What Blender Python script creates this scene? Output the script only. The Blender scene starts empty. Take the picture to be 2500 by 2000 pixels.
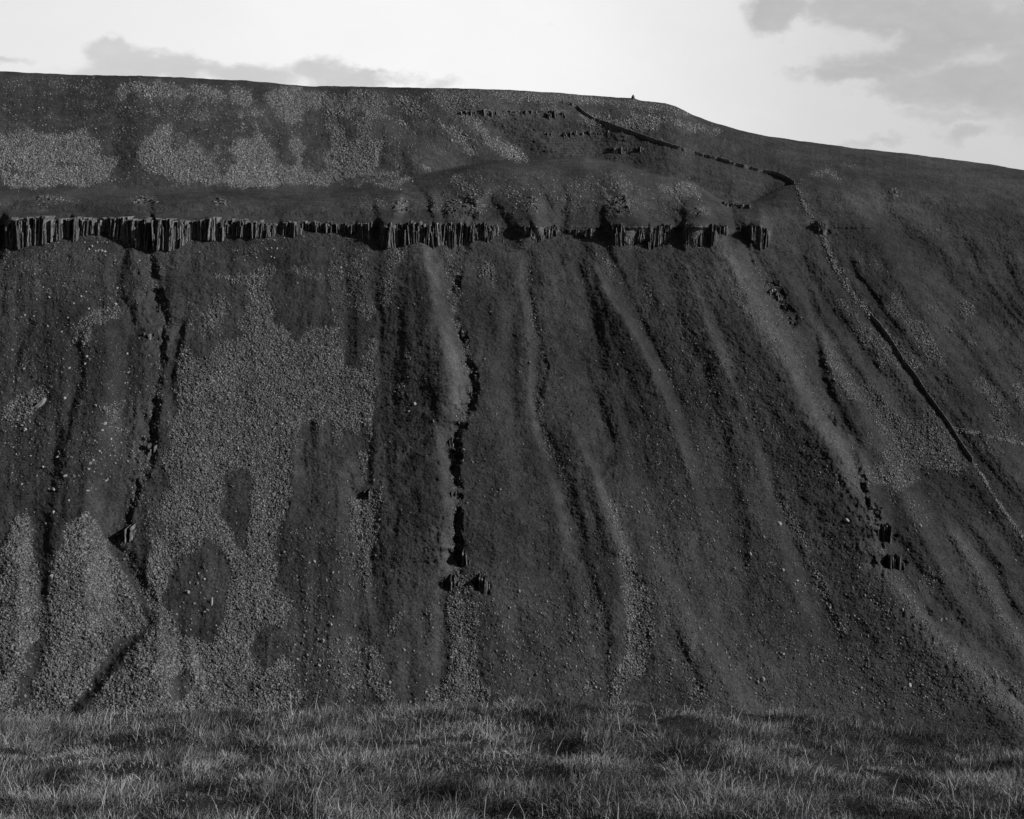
import bpy, math, random
import numpy as np
from mathutils import Vector, noise as mnoise

random.seed(7)
RNG = np.random.default_rng(11)
scene = bpy.context.scene
COL = scene.collection

# ------------------------------------------------------------------ camera
# metres; camera looks along +Y, level, with a downward front shift
F, CX, HY = 2600.0, 1078.0, 420.0        # focal length, centre and eye line in chart units
cam_d = bpy.data.cameras.new("camera")
cam = bpy.data.objects.new("camera", cam_d)
COL.objects.link(cam)
cam.location = (0, 0, 0)
cam.rotation_euler = (math.radians(90), 0, 0)
cam_d.sensor_fit = 'HORIZONTAL'
cam_d.sensor_width = 36.0
cam_d.lens = 36.0 * F / 2156.0
cam_d.shift_y = -(862.3 - HY) / 2156.0
cam_d.clip_start = 0.1
cam_d.clip_end = 20000
scene.camera = cam

# ------------------------------------------------------------------ light
SUN_DIR = Vector((0.875, -0.06, 0.46)).normalized()     # towards the sun
sun_d = bpy.data.lights.new("sun", 'SUN')
sun = bpy.data.objects.new("sun", sun_d)
COL.objects.link(sun)
sun_d.energy = 5.0
sun_d.angle = math.radians(0.5)
sun_d.color = (1.0, 1.0, 1.0)                          # black and white film
sun.rotation_euler = SUN_DIR.to_track_quat('Z', 'Y').to_euler()
sun_el = math.asin(SUN_DIR.z)
sun_az = math.atan2(SUN_DIR.x, SUN_DIR.y)

vs = scene.view_settings
vs.view_transform = 'Standard'
vs.look = 'None'
vs.gamma = 1.0
vs.exposure = 0.0
vs.use_curve_mapping = False

def NN(nt, t, **kw):
    n = nt.nodes.new(t)
    for k, v in kw.items():
        if k.startswith('i_'):
            n.inputs[k[2:]].default_value = v
        else:
            setattr(n, k, v)
    return n

class G:
    """tiny node-graph helper"""
    def __init__(s, nt): s.nt = nt
    def L(s, a, b): s.nt.links.new(a, b)
    def m(s, op, a, b=None, c=None, clamp=False):
        n = s.nt.nodes.new('ShaderNodeMath'); n.operation = op; n.use_clamp = clamp
        for i, v in enumerate((a, b, c)):
            if v is None: continue
            if isinstance(v, (int, float)): n.inputs[i].default_value = v
            else: s.L(v, n.inputs[i])
        return n.outputs[0]
    def noise(s, vec, scale, detail=3, rough=.55, dist=0.0):
        n = s.nt.nodes.new('ShaderNodeTexNoise')
        n.inputs['Scale'].default_value = scale; n.inputs['Detail'].default_value = detail
        n.inputs['Roughness'].default_value = rough; n.inputs['Distortion'].default_value = dist
        s.L(vec, n.inputs['Vector']); return n.outputs[0]
    def scale(s, vec, x, y, z):
        n = s.nt.nodes.new('ShaderNodeVectorMath'); n.operation = 'MULTIPLY'
        s.L(vec, n.inputs[0]); n.inputs[1].default_value = (x, y, z); return n.outputs[0]
    def ss(s, v, a, b, lo=0.0, hi=1.0):
        n = s.nt.nodes.new('ShaderNodeMapRange'); n.interpolation_type = 'SMOOTHSTEP'
        s.L(v, n.inputs[0]); n.inputs[1].default_value = a; n.inputs[2].default_value = b
        n.inputs[3].default_value = lo; n.inputs[4].default_value = hi; return n.outputs[0]
    def mix(s, f, a, b):
        n = s.nt.nodes.new('ShaderNodeMix'); n.data_type = 'FLOAT'
        for i, v in ((0, f), (2, a), (3, b)):
            if isinstance(v, (int, float)): n.inputs[i].default_value = v
            else: s.L(v, n.inputs[i])
        return n.outputs[0]

# ------------------------------------------------------------------ sky
world = bpy.data.worlds.new("World")
scene.world = world
world.use_nodes = True
wt = world.node_tree
wt.nodes.clear()
g = G(wt)
out = NN(wt, 'ShaderNodeOutputWorld')
bg = NN(wt, 'ShaderNodeBackground')
g.L(bg.outputs[0], out.inputs[0])
sky = NN(wt, 'ShaderNodeTexSky')
sky.sky_type = 'NISHITA'
sky.sun_disc = False
sky.sun_elevation = sun_el
sky.sun_rotation = sun_az
sky.air_density = 1.0
sky.dust_density = 1.0
sep = NN(wt, 'ShaderNodeSeparateColor')
g.L(sky.outputs[0], sep.inputs[0])
red = sep.outputs[0]                                   # red-filtered film: dark zenith, bright horizon
tc = NN(wt, 'ShaderNodeTexCoord')
d = tc.outputs['Generated']
dx = NN(wt, 'ShaderNodeSeparateXYZ')
g.L(d, dx.inputs[0])
X, Y, Z = dx.outputs
ys = g.m('MAXIMUM', Y, 0.02)
h0 = g.m('DIVIDE', X, ys)
t0 = g.m('DIVIDE', Z, ys)
n1 = g.noise(g.scale(d, 1, 1, 1.7), 10, 7, .62)
n2 = g.noise(g.scale(d, 1, 1, 2.2), 24, 5, .6)
nw = g.m('ADD', g.m('MULTIPLY', g.m('SUBTRACT', n1, .5), .7), g.m('MULTIPLY', g.m('SUBTRACT', n2, .5), .45))
front = g.ss(Y, 0.3, 0.6)
wa = g.noise(g.scale(d, 1, 1, 1.4), 13, 5, .6); wb = g.noise(g.scale(d, 1.01, -1, 1.4), 17, 5, .6)
h1 = g.m('ADD', h0, g.m('MULTIPLY', g.m('SUBTRACT', wa, .5), .13))
t1_ = g.m('ADD', t0, g.m('MULTIPLY', g.m('SUBTRACT', wb, .5), .055))
# cloud banks as ellipses on the dome: (azimuth tangent, elevation tangent, half sizes, weight)
def blob(x, y, a, b, w):
    hc, tc_, a, b = (x - CX) / F, (HY - y) / F, a / F, b / F
    u = g.m('MULTIPLY', g.m('SUBTRACT', h1, hc), 1 / a)
    v = g.m('MULTIPLY', g.m('SUBTRACT', t1_, tc_), 1 / b)
    q = g.m('SQRT', g.m('ADD', g.m('MULTIPLY', u, u), g.m('MULTIPLY', v, v)))
    return g.m('MULTIPLY', g.ss(q, 0.1, 1.75, 1.0, 0.0), w)
def union(blobs):
    r = None
    for b in blobs:
        o = blob(*b)
        r = o if r is None else g.m('MAXIMUM', r, o)
    return r
bank = union([(225, 112, 70, 30, .9), (330, 140, 190, 36, .95), (480, 150, 200, 36, .9), (680, 150, 90, 32, .9),
              (760, 172, 150, 24, 1.0), (20, 130, 70, 16, .7), (-500, 120, 300, 60, 1),
              (1655, 28, 90, 42, .95), (1830, 20, 110, 70, 1.0), (2010, 60, 190, 110, 1.05), (1900, 118, 170, 40, .95),
              (2110, 180, 170, 70, 1.0), (1830, 150, 120, 34, .95), (2040, 250, 130, 18, .55), (1850, 296, 70, 13, .55),
              (2020, 286, 80, 18, .6), (1960, 190, 150, 40, .9), (2300, 120, 250, 200, 1.1), (2150, 240, 100, 40, .7), (2600, 0, 400, 300, 1)])
cl = g.ss(g.m('ADD', bank, g.m('MULTIPLY', nw, 2.4)), 0.25, 0.95)
cl = g.m('MULTIPLY', cl, front)
# thin bright overcast low in the sky, darker towards the right
veil = g.ss(h0, -0.02, 0.36, 0.93, 0.64)
veil = g.m('ADD', veil, g.m('MULTIPLY', g.m('SUBTRACT', n1, .5), .10))
veil = g.m('MULTIPLY', veil, g.ss(h0, -0.42, -0.10, .88, 1.0))
cloudv = g.m('ADD', g.ss(h0, -.1, .2, .61, .49), g.m('MULTIPLY', nw, .30))
lowsky = g.mix(cl, veil, cloudv)
# blue (dark on film) above the low overcast; out of view dimmed to cut ambient light
el = Z
lowmask = g.ss(el, 0.17, 0.30, 1.0, 0.0)
back = g.ss(Y, 0.35, 0.88, 0.12, 1.0)
lowmask = g.m('MULTIPLY', lowmask, back)
blue = g.m('MULTIPLY', red, 0.06)
bright = g.m('MULTIPLY', lowsky, 1.0)
fin = g.mix(lowmask, blue, bright)
cmb = NN(wt, 'ShaderNodeCombineColor')
for i in range(3): g.L(fin, cmb.inputs[i])
g.L(cmb.outputs[0], bg.inputs['Color'])
bg.inputs['Strength'].default_value = 1.0   # the Nishita term above already carries its 0.11

# ------------------------------------------------------------------ helpers
def tag(o, label=None, cat=None, group=None, kind=None):
    if label: o['label'] = label
    if cat: o['category'] = cat
    if group: o['group'] = group
    if kind: o['kind'] = kind
    return o

def mesh_np(name, verts, faces, mat, parent=None, smooth=False, attrs=None):
    """verts (N,3), faces (M,k) with k constant, or a list of such arrays"""
    me = bpy.data.meshes.new(name)
    if not isinstance(faces, list): faces = [faces]
    faces = [np.asarray(f, dtype=np.int32) for f in faces if len(f)]
    nv = len(verts)
    me.vertices.add(nv)
    me.vertices.foreach_set('co', np.asarray(verts, dtype=np.float32).ravel())
    nl = sum(f.size for f in faces); npoly = sum(len(f) for f in faces)
    me.loops.add(nl); me.polygons.add(npoly)
    me.loops.foreach_set('vertex_index', np.concatenate([f.ravel() for f in faces]))
    tot = np.concatenate([np.full(len(f), f.shape[1], dtype=np.int32) for f in faces])
    me.polygons.foreach_set('loop_start', np.concatenate([[0], np.cumsum(tot)[:-1]]).astype(np.int32))
    if smooth: me.polygons.foreach_set('use_smooth', np.ones(npoly, dtype=bool))
    me.update(calc_edges=True)
    if attrs:
        for k, v in attrs.items():
            a = me.attributes.new(k, 'FLOAT', 'POINT')
            a.data.foreach_set('value', np.asarray(v, dtype=np.float32).ravel())
    me.materials.append(mat)
    o = bpy.data.objects.new(name, me)
    COL.objects.link(o)
    if parent: o.parent = parent
    return o

def _hash(ix, iy, seed):
    n = (ix * 374761393 + iy * 668265263 + seed * 1442695041) & 0xffffffff
    n = ((n ^ (n >> 13)) * 1274126177) & 0xffffffff
    return ((n ^ (n >> 16)) & 0xffff) / 65535.0
def vnoise(x, y, seed=0):
    xi = np.floor(x).astype(np.int64); yi = np.floor(y).astype(np.int64)
    fx = x - xi; fy = y - yi
    fx = fx * fx * fx * (fx * (fx * 6 - 15) + 10); fy = fy * fy * fy * (fy * (fy * 6 - 15) + 10)
    a = _hash(xi, yi, seed); b = _hash(xi + 1, yi, seed); c = _hash(xi, yi + 1, seed); e = _hash(xi + 1, yi + 1, seed)
    return (a * (1 - fx) + b * fx) * (1 - fy) + (c * (1 - fx) + e * fx) * fy - .5
def fbm(x, y, octv=4, seed=0, gain=.5):
    r = 0; a = 1
    for o in range(octv):
        r = r + a * vnoise(x, y, seed + o * 17); x = x * 2.03 + 5.1; y = y * 2.03 + 9.7; a *= gain
    return r
def sstep(x, a, b):
    t = np.clip((x - a) / (b - a), 0, 1); return t * t * (3 - 2 * t)

# ------------------------------------------------------------------ materials (all neutral: the film saw no colour)
def new_mat(name):
    m = bpy.data.materials.new(name); m.use_nodes = True
    nt = m.node_tree; b = nt.nodes['Principled BSDF']
    b.inputs['Roughness'].default_value = 0.95
    b.inputs['Specular IOR Level'].default_value = 0.1
    return m, nt, b, G(nt)
def set_grey(g, b, v):
    c = NN(g.nt, 'ShaderNodeCombineColor')
    for i in range(3): g.L(v, c.inputs[i])
    g.L(c.outputs[0], b.inputs['Base Color'])
def bump(g, b, hgt, strength, dist):
    n = NN(g.nt, 'ShaderNodeBump'); n.inputs['Strength'].default_value = strength; n.inputs['Distance'].default_value = dist
    g.L(hgt, n.inputs['Height']); g.L(n.outputs[0], b.inputs['Normal'])

M_HILL, nt, b, g = new_mat("moorland_grass")
geo = NN(nt, 'ShaderNodeNewGeometry').outputs['Position']
at = NN(nt, 'ShaderNodeAttribute', attribute_name='scree').outputs['Fac']
rk = NN(nt, 'ShaderNodeAttribute', attribute_name='rock').outputs['Fac']
fine = g.ss(g.noise(geo, 1.0, 2, .8), .30, .70)
terr = g.noise(g.scale(geo, .25, .5, 1.5), 1.0, 3, .65)
patch = g.noise(geo, .045, 5, .6)
patch2 = g.noise(g.scale(geo, 1.6, .5, .35), .12, 4, .65)
gv = g.m('ADD', g.m('MULTIPLY', fine, .034), g.m('MULTIPLY', terr, .014))
gv = g.m('ADD', gv, g.m('MULTIPLY', patch, .024))
gv = g.m('ADD', gv, g.m('MULTIPLY', patch2, .012))
big = g.noise(g.scale(geo, 1, 1, .6), .022, 5, .62)
gv = g.m('MULTIPLY', gv, g.m('MULTIPLY', g.ss(big, .3, .7, .62, 1.25), g.ss(g.noise(geo, .16, 4, .7), .3, .7, .72, 1.15)))
sf = g.noise(geo, 1.9, 2, .8)
sv = g.m('ADD', .012, g.m('MULTIPLY', sf, .085))
pz = NN(nt, 'ShaderNodeSeparateXYZ'); g.L(geo, pz.inputs[0])
dry = g.ss(g.m('ADD', pz.outputs[2], g.m('MULTIPLY', g.m('SUBTRACT', big, .5), 60)), -45, 12, .83, 1.08)   # ground tone darker below the edge
gv = g.m('MULTIPLY', gv, dry)
tfa = NN(nt, 'ShaderNodeAttribute', attribute_name='lit_turf').outputs['Fac']
gv = g.m('MULTIPLY', gv, g.m('ADD', 1.0, g.m('MULTIPLY', tfa, .68)))   # pale spur turf, with the sunlit look of the flanks painted in
sv = g.m('MULTIPLY', sv, dry)
col = g.mix(g.m('MULTIPLY', at, .8, clamp=True), gv, sv)
col = g.mix(rk, col, g.m('ADD', .035, g.m('MULTIPLY', fine, .12)))
set_grey(g, b, col)
hb = g.m('ADD', g.m('MULTIPLY', g.noise(geo, .9, 4, .75), .6), g.m('MULTIPLY', terr, .55))
bump(g, b, hb, .75, 1.1)

M_STONE, nt, b, g = new_mat("weathered_stone")
geo = NN(nt, 'ShaderNodeNewGeometry').outputs['Position']
sh = NN(nt, 'ShaderNodeAttribute', attribute_name='shade').outputs['Fac']
v = g.m('MULTIPLY', g.m('ADD', .45, g.m('MULTIPLY', g.noise(geo, 1.3, 3, .7), 1.0)), g.m('ADD', .085, g.m('MULTIPLY', sh, .13)))
set_grey(g, b, v)

M_CRAG, nt, b, g = new_mat("dolerite")
geo = NN(nt, 'ShaderNodeNewGeometry').outputs['Position']
n_ = g.noise(g.scale(geo, 1.4, 1.4, .35), 1.1, 5, .7)
v = g.m('ADD', .05, g.m('MULTIPLY', g.ss(n_, .32, .75), .22))
v = g.m('MULTIPLY', v, g.m('ADD', .45, NN(nt, 'ShaderNodeAttribute', attribute_name='tone').outputs['Fac']))
nz = NN(nt, 'ShaderNodeSeparateXYZ'); g.L(NN(nt, 'ShaderNodeNewGeometry').outputs['True Normal'], nz.inputs[0])
v = g.mix(g.ss(nz.outputs[2], .55, .8), v, .03)      # turf on the tops
set_grey(g, b, v)
bump(g, b, g.noise(g.scale(geo, 1.6, 1.6, .5), .9, 5, .75), 1.0, 1.6)

M_BOULDER, nt, b, g = new_mat("lichened_boulder")
geo = NN(nt, 'ShaderNodeNewGeometry').outputs['Position']
v = g.m('ADD', .12, g.m('MULTIPLY', g.noise(geo, 2.2, 4, .7), .26))
set_grey(g, b, v)
bump(g, b, g.noise(geo, 2.5, 3, .6), .5, .2)

M_BLADE, nt, b, g = new_mat("dry_grass")
sh = NN(nt, 'ShaderNodeAttribute', attribute_name='shade').outputs['Fac']
set_grey(g, b, g.m('MULTIPLY', sh, .39))
b.inputs['Roughness'].default_value = .8

M_TURF, nt, b, g = new_mat("tussock_turf")
geo = NN(nt, 'ShaderNodeNewGeometry').outputs['Position']
set_grey(g, b, g.m('ADD', .006, g.m('MULTIPLY', g.noise(geo, 9, 5, .75), .045)))
bump(g, b, g.noise(geo, 14, 5, .75), 1.0, .08)

M_TRACK, nt, b, g = new_mat("worn_path")
geo = NN(nt, 'ShaderNodeNewGeometry').outputs['Position']
set_grey(g, b, g.m('ADD', .02, g.m('MULTIPLY', g.noise(geo, 6, 6, .8), .07)))
bump(g, b, g.noise(geo, 9, 6, .8), 1.0, .1)

# ------------------------------------------------------------------ chart of the far hillside
def A(s):
    v = [float(k) for k in s.replace(';', ' ').replace(',', ' ').split()]
    return np.array(v).reshape(-1, 2)
def line(s):
    p = A(s); return lambda x: np.interp(x, p[:, 0], p[:, 1])
sky_l = line("-600,128 0,150 150,157 300,160 400,164 520,170 600,177 640,181 700,182 850,184 950,186 1040,188 1150,194 1250,201 1320,206 1334,206 1350,211 1400,217 1425,225 1440,232 1460,243 1500,257 1560,275 1620,288 1690,297 1800,312 1900,322 2000,335 2080,345 2156,358 2700,440")
crest_l = line("-600,385 0,389 200,391 425,400 600,394 684,387 762,379 892,368 1000,348 1050,341 1140,336 1230,333 1302,345 1367,367 1428,378 1466,390 1499,414 1542,436 1590,425 1640,398 1686,384 1848,384 1956,384 2156,402 2700,480")
rim_l = line("-600,452 0,457 216,459 450,462 576,468 774,471 1043,473 1244,478 1500,473 1620,475 1800,470 2156,470 2700,520")

ORIG = {'1': (0, 86), '2': (690, 129), '3': (1380, 0), '4': (0, 517), '5': (690, 604), '6': (1380, 517),
        'b': (0, 1035), 'c': (690, 1035), 'd': (1380, 1035), 'V': None}
def Z(tagc, s):
    p = A(s)
    if tagc == 'V': return p
    o = ORIG[tagc]
    return p * .36 + np.array(o)

# scree polygons: (sheet, density, points); density<0 clears
SCREE = [
 ('1', .10, "0,200 500,210 2156,300 2156,840 0,840"), ('1', .22, "0,200 620,215 600,260 0,270"), ('1', .18, "650,330 1900,380 1900,600 650,600"), ('2', .12, "0,150 1100,180 1000,500 0,600"), ('2', .12, "650,640 1850,640 2100,900 600,900"),
 ('1', .95, "0,540 60,560 120,510 200,530 280,560 450,530 480,510 520,560 590,580 580,680 690,700 640,800 560,845 300,850 0,835"),
 ('1', -.7, "250,690 370,700 480,710 500,730 380,735 260,710"), ('1', -.7, "0,735 200,745 210,765 0,775"), ('1', -.5, "330,590 400,600 380,640"),
 ('1', .35, "0,380 60,390 80,420 0,420"), ('1', .4, "320,270 440,262 560,280 640,290 600,310 420,300"), ('1', .6, "480,380 530,340 560,350 520,395"),
 ('1', .95, "680,270 720,250 1000,240 1060,260 1100,300 1060,345 950,345 820,330 800,300 740,290 700,335 670,320"),
 ('1', .9, "1120,255 1280,270 1310,310 1290,335 1200,345 1180,370 1140,390 1130,350 1100,330"),
 ('1', .9, "1350,270 1450,290 1480,340 1470,380 1380,380 1330,340"),
 ('1', .95, "1540,300 1640,275 1900,290 1950,320 1930,345 1870,380 1790,400 1730,470 1640,490 1620,440 1600,390 1560,360 1540,320"),
 ('1', .8, "1450,410 1520,390 1560,410 1530,440 1480,440"), ('1', .7, "1340,420 1440,430 1420,470 1360,460"),
 ('1', .7, "860,410 920,380 940,420 890,450"), ('1', .6, "1100,440 1180,400 1230,450 1200,480 1130,470"),
 ('1', .95, "800,650 830,580 880,540 930,490 1000,475 1000,510 970,560 1000,640 1060,610 1100,570 1150,575 1200,640 1290,600 1300,690 1380,745 1360,690 1330,640 1400,560 1450,580 1490,540 1500,480 1530,540 1550,600 1640,620 1600,690 1700,740 1720,690 1690,610 1700,560 1740,560 1780,640 1750,730 1820,770 1900,780 1935,700 1950,600 1910,510 1930,470 2000,500 2060,600 2100,540 2156,560 2156,780 2050,810 1900,835 1700,850 1500,850 1400,865 1250,830 1050,820 930,790 820,740"),
 ('1', -.9, "1170,620 1230,610 1240,680 1200,700"), ('1', -.9, "1270,640 1300,680 1340,770 1300,780 1270,730"),
 ('1', .7, "2060,300 2156,290 2156,420 2000,420 1930,340"),
 ('1', .6, "1750,800 2000,790 1950,840 1800,840"), ('1', .5, "930,640 1010,600 960,720"),
 ('1', .25, "190,930 330,910 500,920 450,960 200,960"), ('1', .3, "720,925 920,920 900,975 830,960"), ('1', .25, "1240,930 1330,925 1340,985 1260,970"),
 ('2', .95, "0,230 100,250 170,170 280,190 380,250 340,290 300,340 200,300 100,330 0,300"),
 ('2', .85, "150,330 300,300 420,350 540,460 500,450 400,370 260,330 230,400 240,480 170,480"),
 ('2', .95, "0,320 60,350 50,440 100,470 200,480 310,460 320,520 300,610 200,650 0,690"),
 ('2', .9, "230,660 300,640 420,640 380,665 240,680"), ('2', .95, "310,690 400,675 460,690 480,715 400,730 310,725"), ('2', .8, "140,705 300,700 290,730 150,725"),
 ('2', .6, "310,450 380,435 410,460 360,450 330,470"),
 ('2', .7, "380,180 460,200 600,320 640,340 540,330 420,270"), ('2', .5, "400,190 520,200 560,250 430,230"),
 ('2', .75, "590,150 720,160 760,200 790,280 720,300 660,270 600,220"),
 ('2', .55, "720,170 1000,160 1000,210 880,220 860,280 800,260 780,210"),
 ('2', .8, "640,340 700,350 770,400 830,470 890,545 840,550 790,500 700,430"), ('2', .8, "720,310 850,330 910,360 850,360 780,350"),
 ('2', .95, "840,360 900,390 960,430 1080,480 1190,575 1130,585 1040,560 960,520 900,450"), ('2', .5, "360,550 420,600 480,650 450,650 400,620"), ('2', .6, "480,560 560,600 620,640 560,640"),
 ('2', .8, "1000,175 1300,190 1700,210 1850,240 2000,250 2090,300 2050,310 1850,275 1700,255 1500,235 1380,240 1300,235 1120,230 1000,215"),
 ('2', .75, "1090,210 1230,210 1340,240 1250,260 1200,250"), ('2', .6, "1210,260 1330,275 1440,320 1340,310 1220,290"),
 ('2', .95, "1460,330 1560,325 1640,350 1760,330 1740,290 1830,300 1870,330 1960,370 1940,405 1850,410 1740,390 1680,380 1590,375 1520,360"),
 ('2', .8, "1830,310 1900,310 2050,330 2156,360 2156,390 2030,370 1900,340"), ('3', .8, "0,670 150,700 260,730 350,775 260,765 180,740 60,720 0,700"),
 ('3', .6, "0,735 40,750 30,775 0,770"), ('3', .5, "0,830 60,840 130,870 60,865 0,850"), ('3', .5, "180,905 280,930 300,945 220,940"), ('3', .6, "400,820 520,825 520,832 420,830"),
 ('2', .5, "2090,540 2156,560 2156,580 2100,560"), ('3', .6, "660,860 740,870 750,890 690,890"),
 ('3', .85, "880,1000 980,985 1050,1000 1080,1030 1130,1058 1060,1055 1000,1030 900,1025"), ('3', .35, "1080,940 1200,970 1180,985 1080,965"), ('3', .6, "820,1030 880,1055 900,1065 850,1055"),
 ('3', .5, "1370,1110 1420,1105 1440,1140 1390,1150"), ('3', .15, "1560,1300 1700,1310 1700,1370 1600,1380"),
 ('2', .75, "740,650 800,670 880,745 800,745 700,700"), ('2', .25, "860,740 1100,720 1180,700 1100,800 900,770"), ('2', .45, "1080,760 1160,710 1180,725 1110,790 1050,800"),
 ('2', .3, "1380,700 1600,690 1700,650 1800,740 1700,760 1400,750"), ('2', .6, "1650,650 1720,680 1800,740 1760,745 1680,700"),
 ('2', .7, "1930,715 2100,700 2156,720 2156,780 2060,790 1960,760"), ('3', .7, "10,1075 150,1070 200,1110 230,1140 130,1160 60,1110"), ('2', .35, "2020,800 2090,800 2070,940 2040,950"),
 ('2', .3, "180,800 350,800 330,880 200,880"), ('2', .3, "1800,800 2000,930 1960,940 1800,840"),
 ('4', .18, "0,0 1000,60 900,300 700,340 0,300"),
 ('4', .95, "1220,150 1320,190 1450,160 1590,120 1615,170 1560,240 1580,380 1640,460 1700,560 1750,565 1820,500 1900,480 1990,580 2020,700 2156,700 2156,960 1980,940 1880,1080 1850,1020 1760,1080 1710,1180 1690,1437 1000,1437 960,1300 990,1100 1010,1050 1070,950 1020,850 1030,720 1080,590 1130,650 1200,650 1330,560 1440,520 1380,440 1420,400 1480,330 1430,280 1440,220 1250,200"),
 ('4', .9, "1220,290 1330,300 1355,400 1280,440 1180,475 1230,370"), ('4', .35, "1100,300 1220,420 1340,480 1300,560 1120,520 1080,400"),
 ('4', .6, "1690,150 1720,120 1800,130 1900,170 1890,215 1800,190 1720,185"), ('4', .35, "1900,0 2156,0 2156,240 1980,200 1930,120"), ('4', .25, "1320,0 1640,0 1640,40 1400,90"),
 ('4', .55, "1920,400 1990,400 2000,480 1960,470"), ('4', .6, "2090,340 2156,320 2156,430 2120,420"),
 ('4', -.9, "1310,1350 1390,1285 1440,1300 1475,1350 1480,1437 1290,1437"),
 ('4', .9, "430,560 445,500 480,420 560,355 680,345 695,400 640,450 560,450 520,500 490,570"),
 ('4', .75, "200,820 270,770 275,860 230,940 140,1025 0,1010 0,950 130,880"), ('4', .45, "580,950 700,880 720,920 680,1010 760,1100 740,1130 650,1090 600,1000"),
 ('4', .10, "0,300 900,600 860,1437 0,1437"), ('4', .25, "160,720 290,730 260,790 180,780"), ('4', .12, "500,700 760,720 860,900 560,900"), ('4', .35, "480,1230 620,1240 600,1290 480,1280"),
 ('4', .5, "780,1160 860,1160 850,1230 790,1240"), ('4', .5, "840,1180 910,1220 850,1330 800,1400 800,1330"),
 ('5', .8, "170,100 260,90 265,170 240,210 190,180"), ('5', .85, "300,0 360,0 365,90 310,130 295,60"), ('2', .7, "340,1090 480,1090 440,1150 380,1200 370,1400 310,1430 290,1330 330,1200"),
 ('2', .35, "0,1090 240,1090 240,1430 0,1430"), ('2', .6, "130,1150 230,1150 240,1300 150,1330"),
 ('5', .9, "0,240 60,240 95,340 80,420 0,450"), ('5', .95, "0,420 210,500 225,340 240,290 295,300 290,460 270,640 250,780 235,900 215,800 130,850 90,840 80,900 40,900 30,800 0,700"),
 ('5', .5, "435,380 480,370 485,420 440,425"), ('5', .3, "380,560 430,530 440,640 390,620"), ('5', .6, "180,960 240,930 245,1100 225,1110"),
 ('5', .75, "110,1220 170,1230 200,1437 120,1437"), ('5', .85, "210,1200 330,1190 290,1437 230,1437"),
 ('5', .8, "1175,80 1210,110 1230,270 1210,270 1180,180"), ('5', .9, "1235,310 1265,330 1275,430 1300,470 1270,490 1240,400"), ('5', .55, "1270,470 1330,490 1400,560 1340,540"),
 ('5', .7, "1225,620 1260,620 1250,700 1230,690"), ('5', .35, "1300,600 1400,720 1420,780 1360,700"), ('5', .45, "1260,860 1310,950 1300,1000 1270,940"), ('5', .55, "1330,950 1370,960 1380,1110 1340,1060"),
 ('5', .9, "1640,1260 1670,1250 1730,1437 1700,1437"), ('5', .14, "1700,850 2100,900 2156,1437 1750,1300"),
 ('5', .8, "1830,0 1900,0 1925,60 1880,100 1850,60"), ('2', .75, "1820,1300 1900,1340 1925,1400 1870,1437 1840,1380"), ('2', .8, "890,1120 960,1200 975,1310 940,1300 910,1230"),
 ('5', .3, "1780,160 1900,260 1830,270"), ('2', .5, "1540,1080 1640,1180 1700,1290 1640,1260 1560,1160"), ('2', .35, "950,980 1060,1060 1080,1130 1000,1060"),
 ('2', .5, "650,1090 720,1080 770,1090 770,1437 710,1437 700,1250"),
 ('6', .35, "380,180 560,260 720,480 820,760 740,720 600,560 430,260"), ('6', .4, "500,60 640,220 760,440 880,640 800,560 640,380"), ('6', .45, "520,160 700,180 720,320 640,330"),
 ('6', .65, "990,10 1060,80 1130,180 1170,290 1230,360 1280,410 1240,390 1160,340 1140,260 1090,190 1050,170 1040,110"),
 ('6', .9, "1040,290 1080,290 1120,330 1180,400 1240,450 1330,530 1400,620 1480,750 1440,720 1360,690 1350,750 1310,740 1285,680 1290,620 1200,575 1180,500 1150,450"),
 ('6', .9, "1370,275 1440,275 1470,310 1480,400 1580,450 1650,580 1700,700 1640,700 1540,580 1500,520 1440,450 1320,370 1310,345 1380,340"), ('6', .85, "1280,410 1350,470 1430,560 1560,690 1590,750 1500,720 1450,660 1380,570"),
 ('6', .9, "970,580 1060,640 1200,830 1260,800 1330,880 1430,1000 1560,1030 1590,950 1620,960 1700,1100 1830,1280 1760,1330 1640,1300 1560,1280 1500,1330 1480,1400 1400,1400 1230,1300 1330,1260 1340,1150 1280,1050 1200,920 1100,850 1020,770 980,680"), ('6', .8, "1100,1350 1250,1290 1400,1290 1560,1340 1480,1400 1400,1437 1240,1380"),
 ('6', .75, "1760,290 1840,330 1870,410 1810,430 1770,380"), ('6', .7, "1680,470 1760,490 1750,530 1700,500"), ('6', .7, "1830,540 1870,540 1890,600 1850,600"), ('6', .4, "1900,460 1990,500 2060,580 1980,540"), ('6', .5, "1540,320 1640,380 1670,440 1600,410"),
 ('6', .85, "1850,740 1940,770 2000,870 2060,920 2040,980 2060,1110 1990,1040 1950,960 1930,900 1880,850"), ('6', .9, "2090,810 2130,800 2156,820 2156,980 2100,970"), ('6', .7, "2090,735 2156,720 2156,760 2100,770"),
 ('6', .4, "1770,1110 1900,1130 2050,1150 2060,1230 1900,1210"), ('6', .5, "1900,1080 2050,1100 2156,1110 2156,1180 2040,1130"), ('6', .5, "1280,90 1340,110 1330,150 1300,130"),
 ('6', .3, "640,330 760,480 860,640 960,900 1100,1180 1060,1160 940,960 780,700"), ('6', .25, "1060,850 1300,1150 1300,1250 1180,1050"),
 ('6', .25, "560,980 740,1060 740,1150 640,1130"), ('6', .10, "0,250 600,700 1150,1437 0,1437"), ('6', .4, "1880,1300 1960,1420 1930,1400 1860,1290"),
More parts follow.
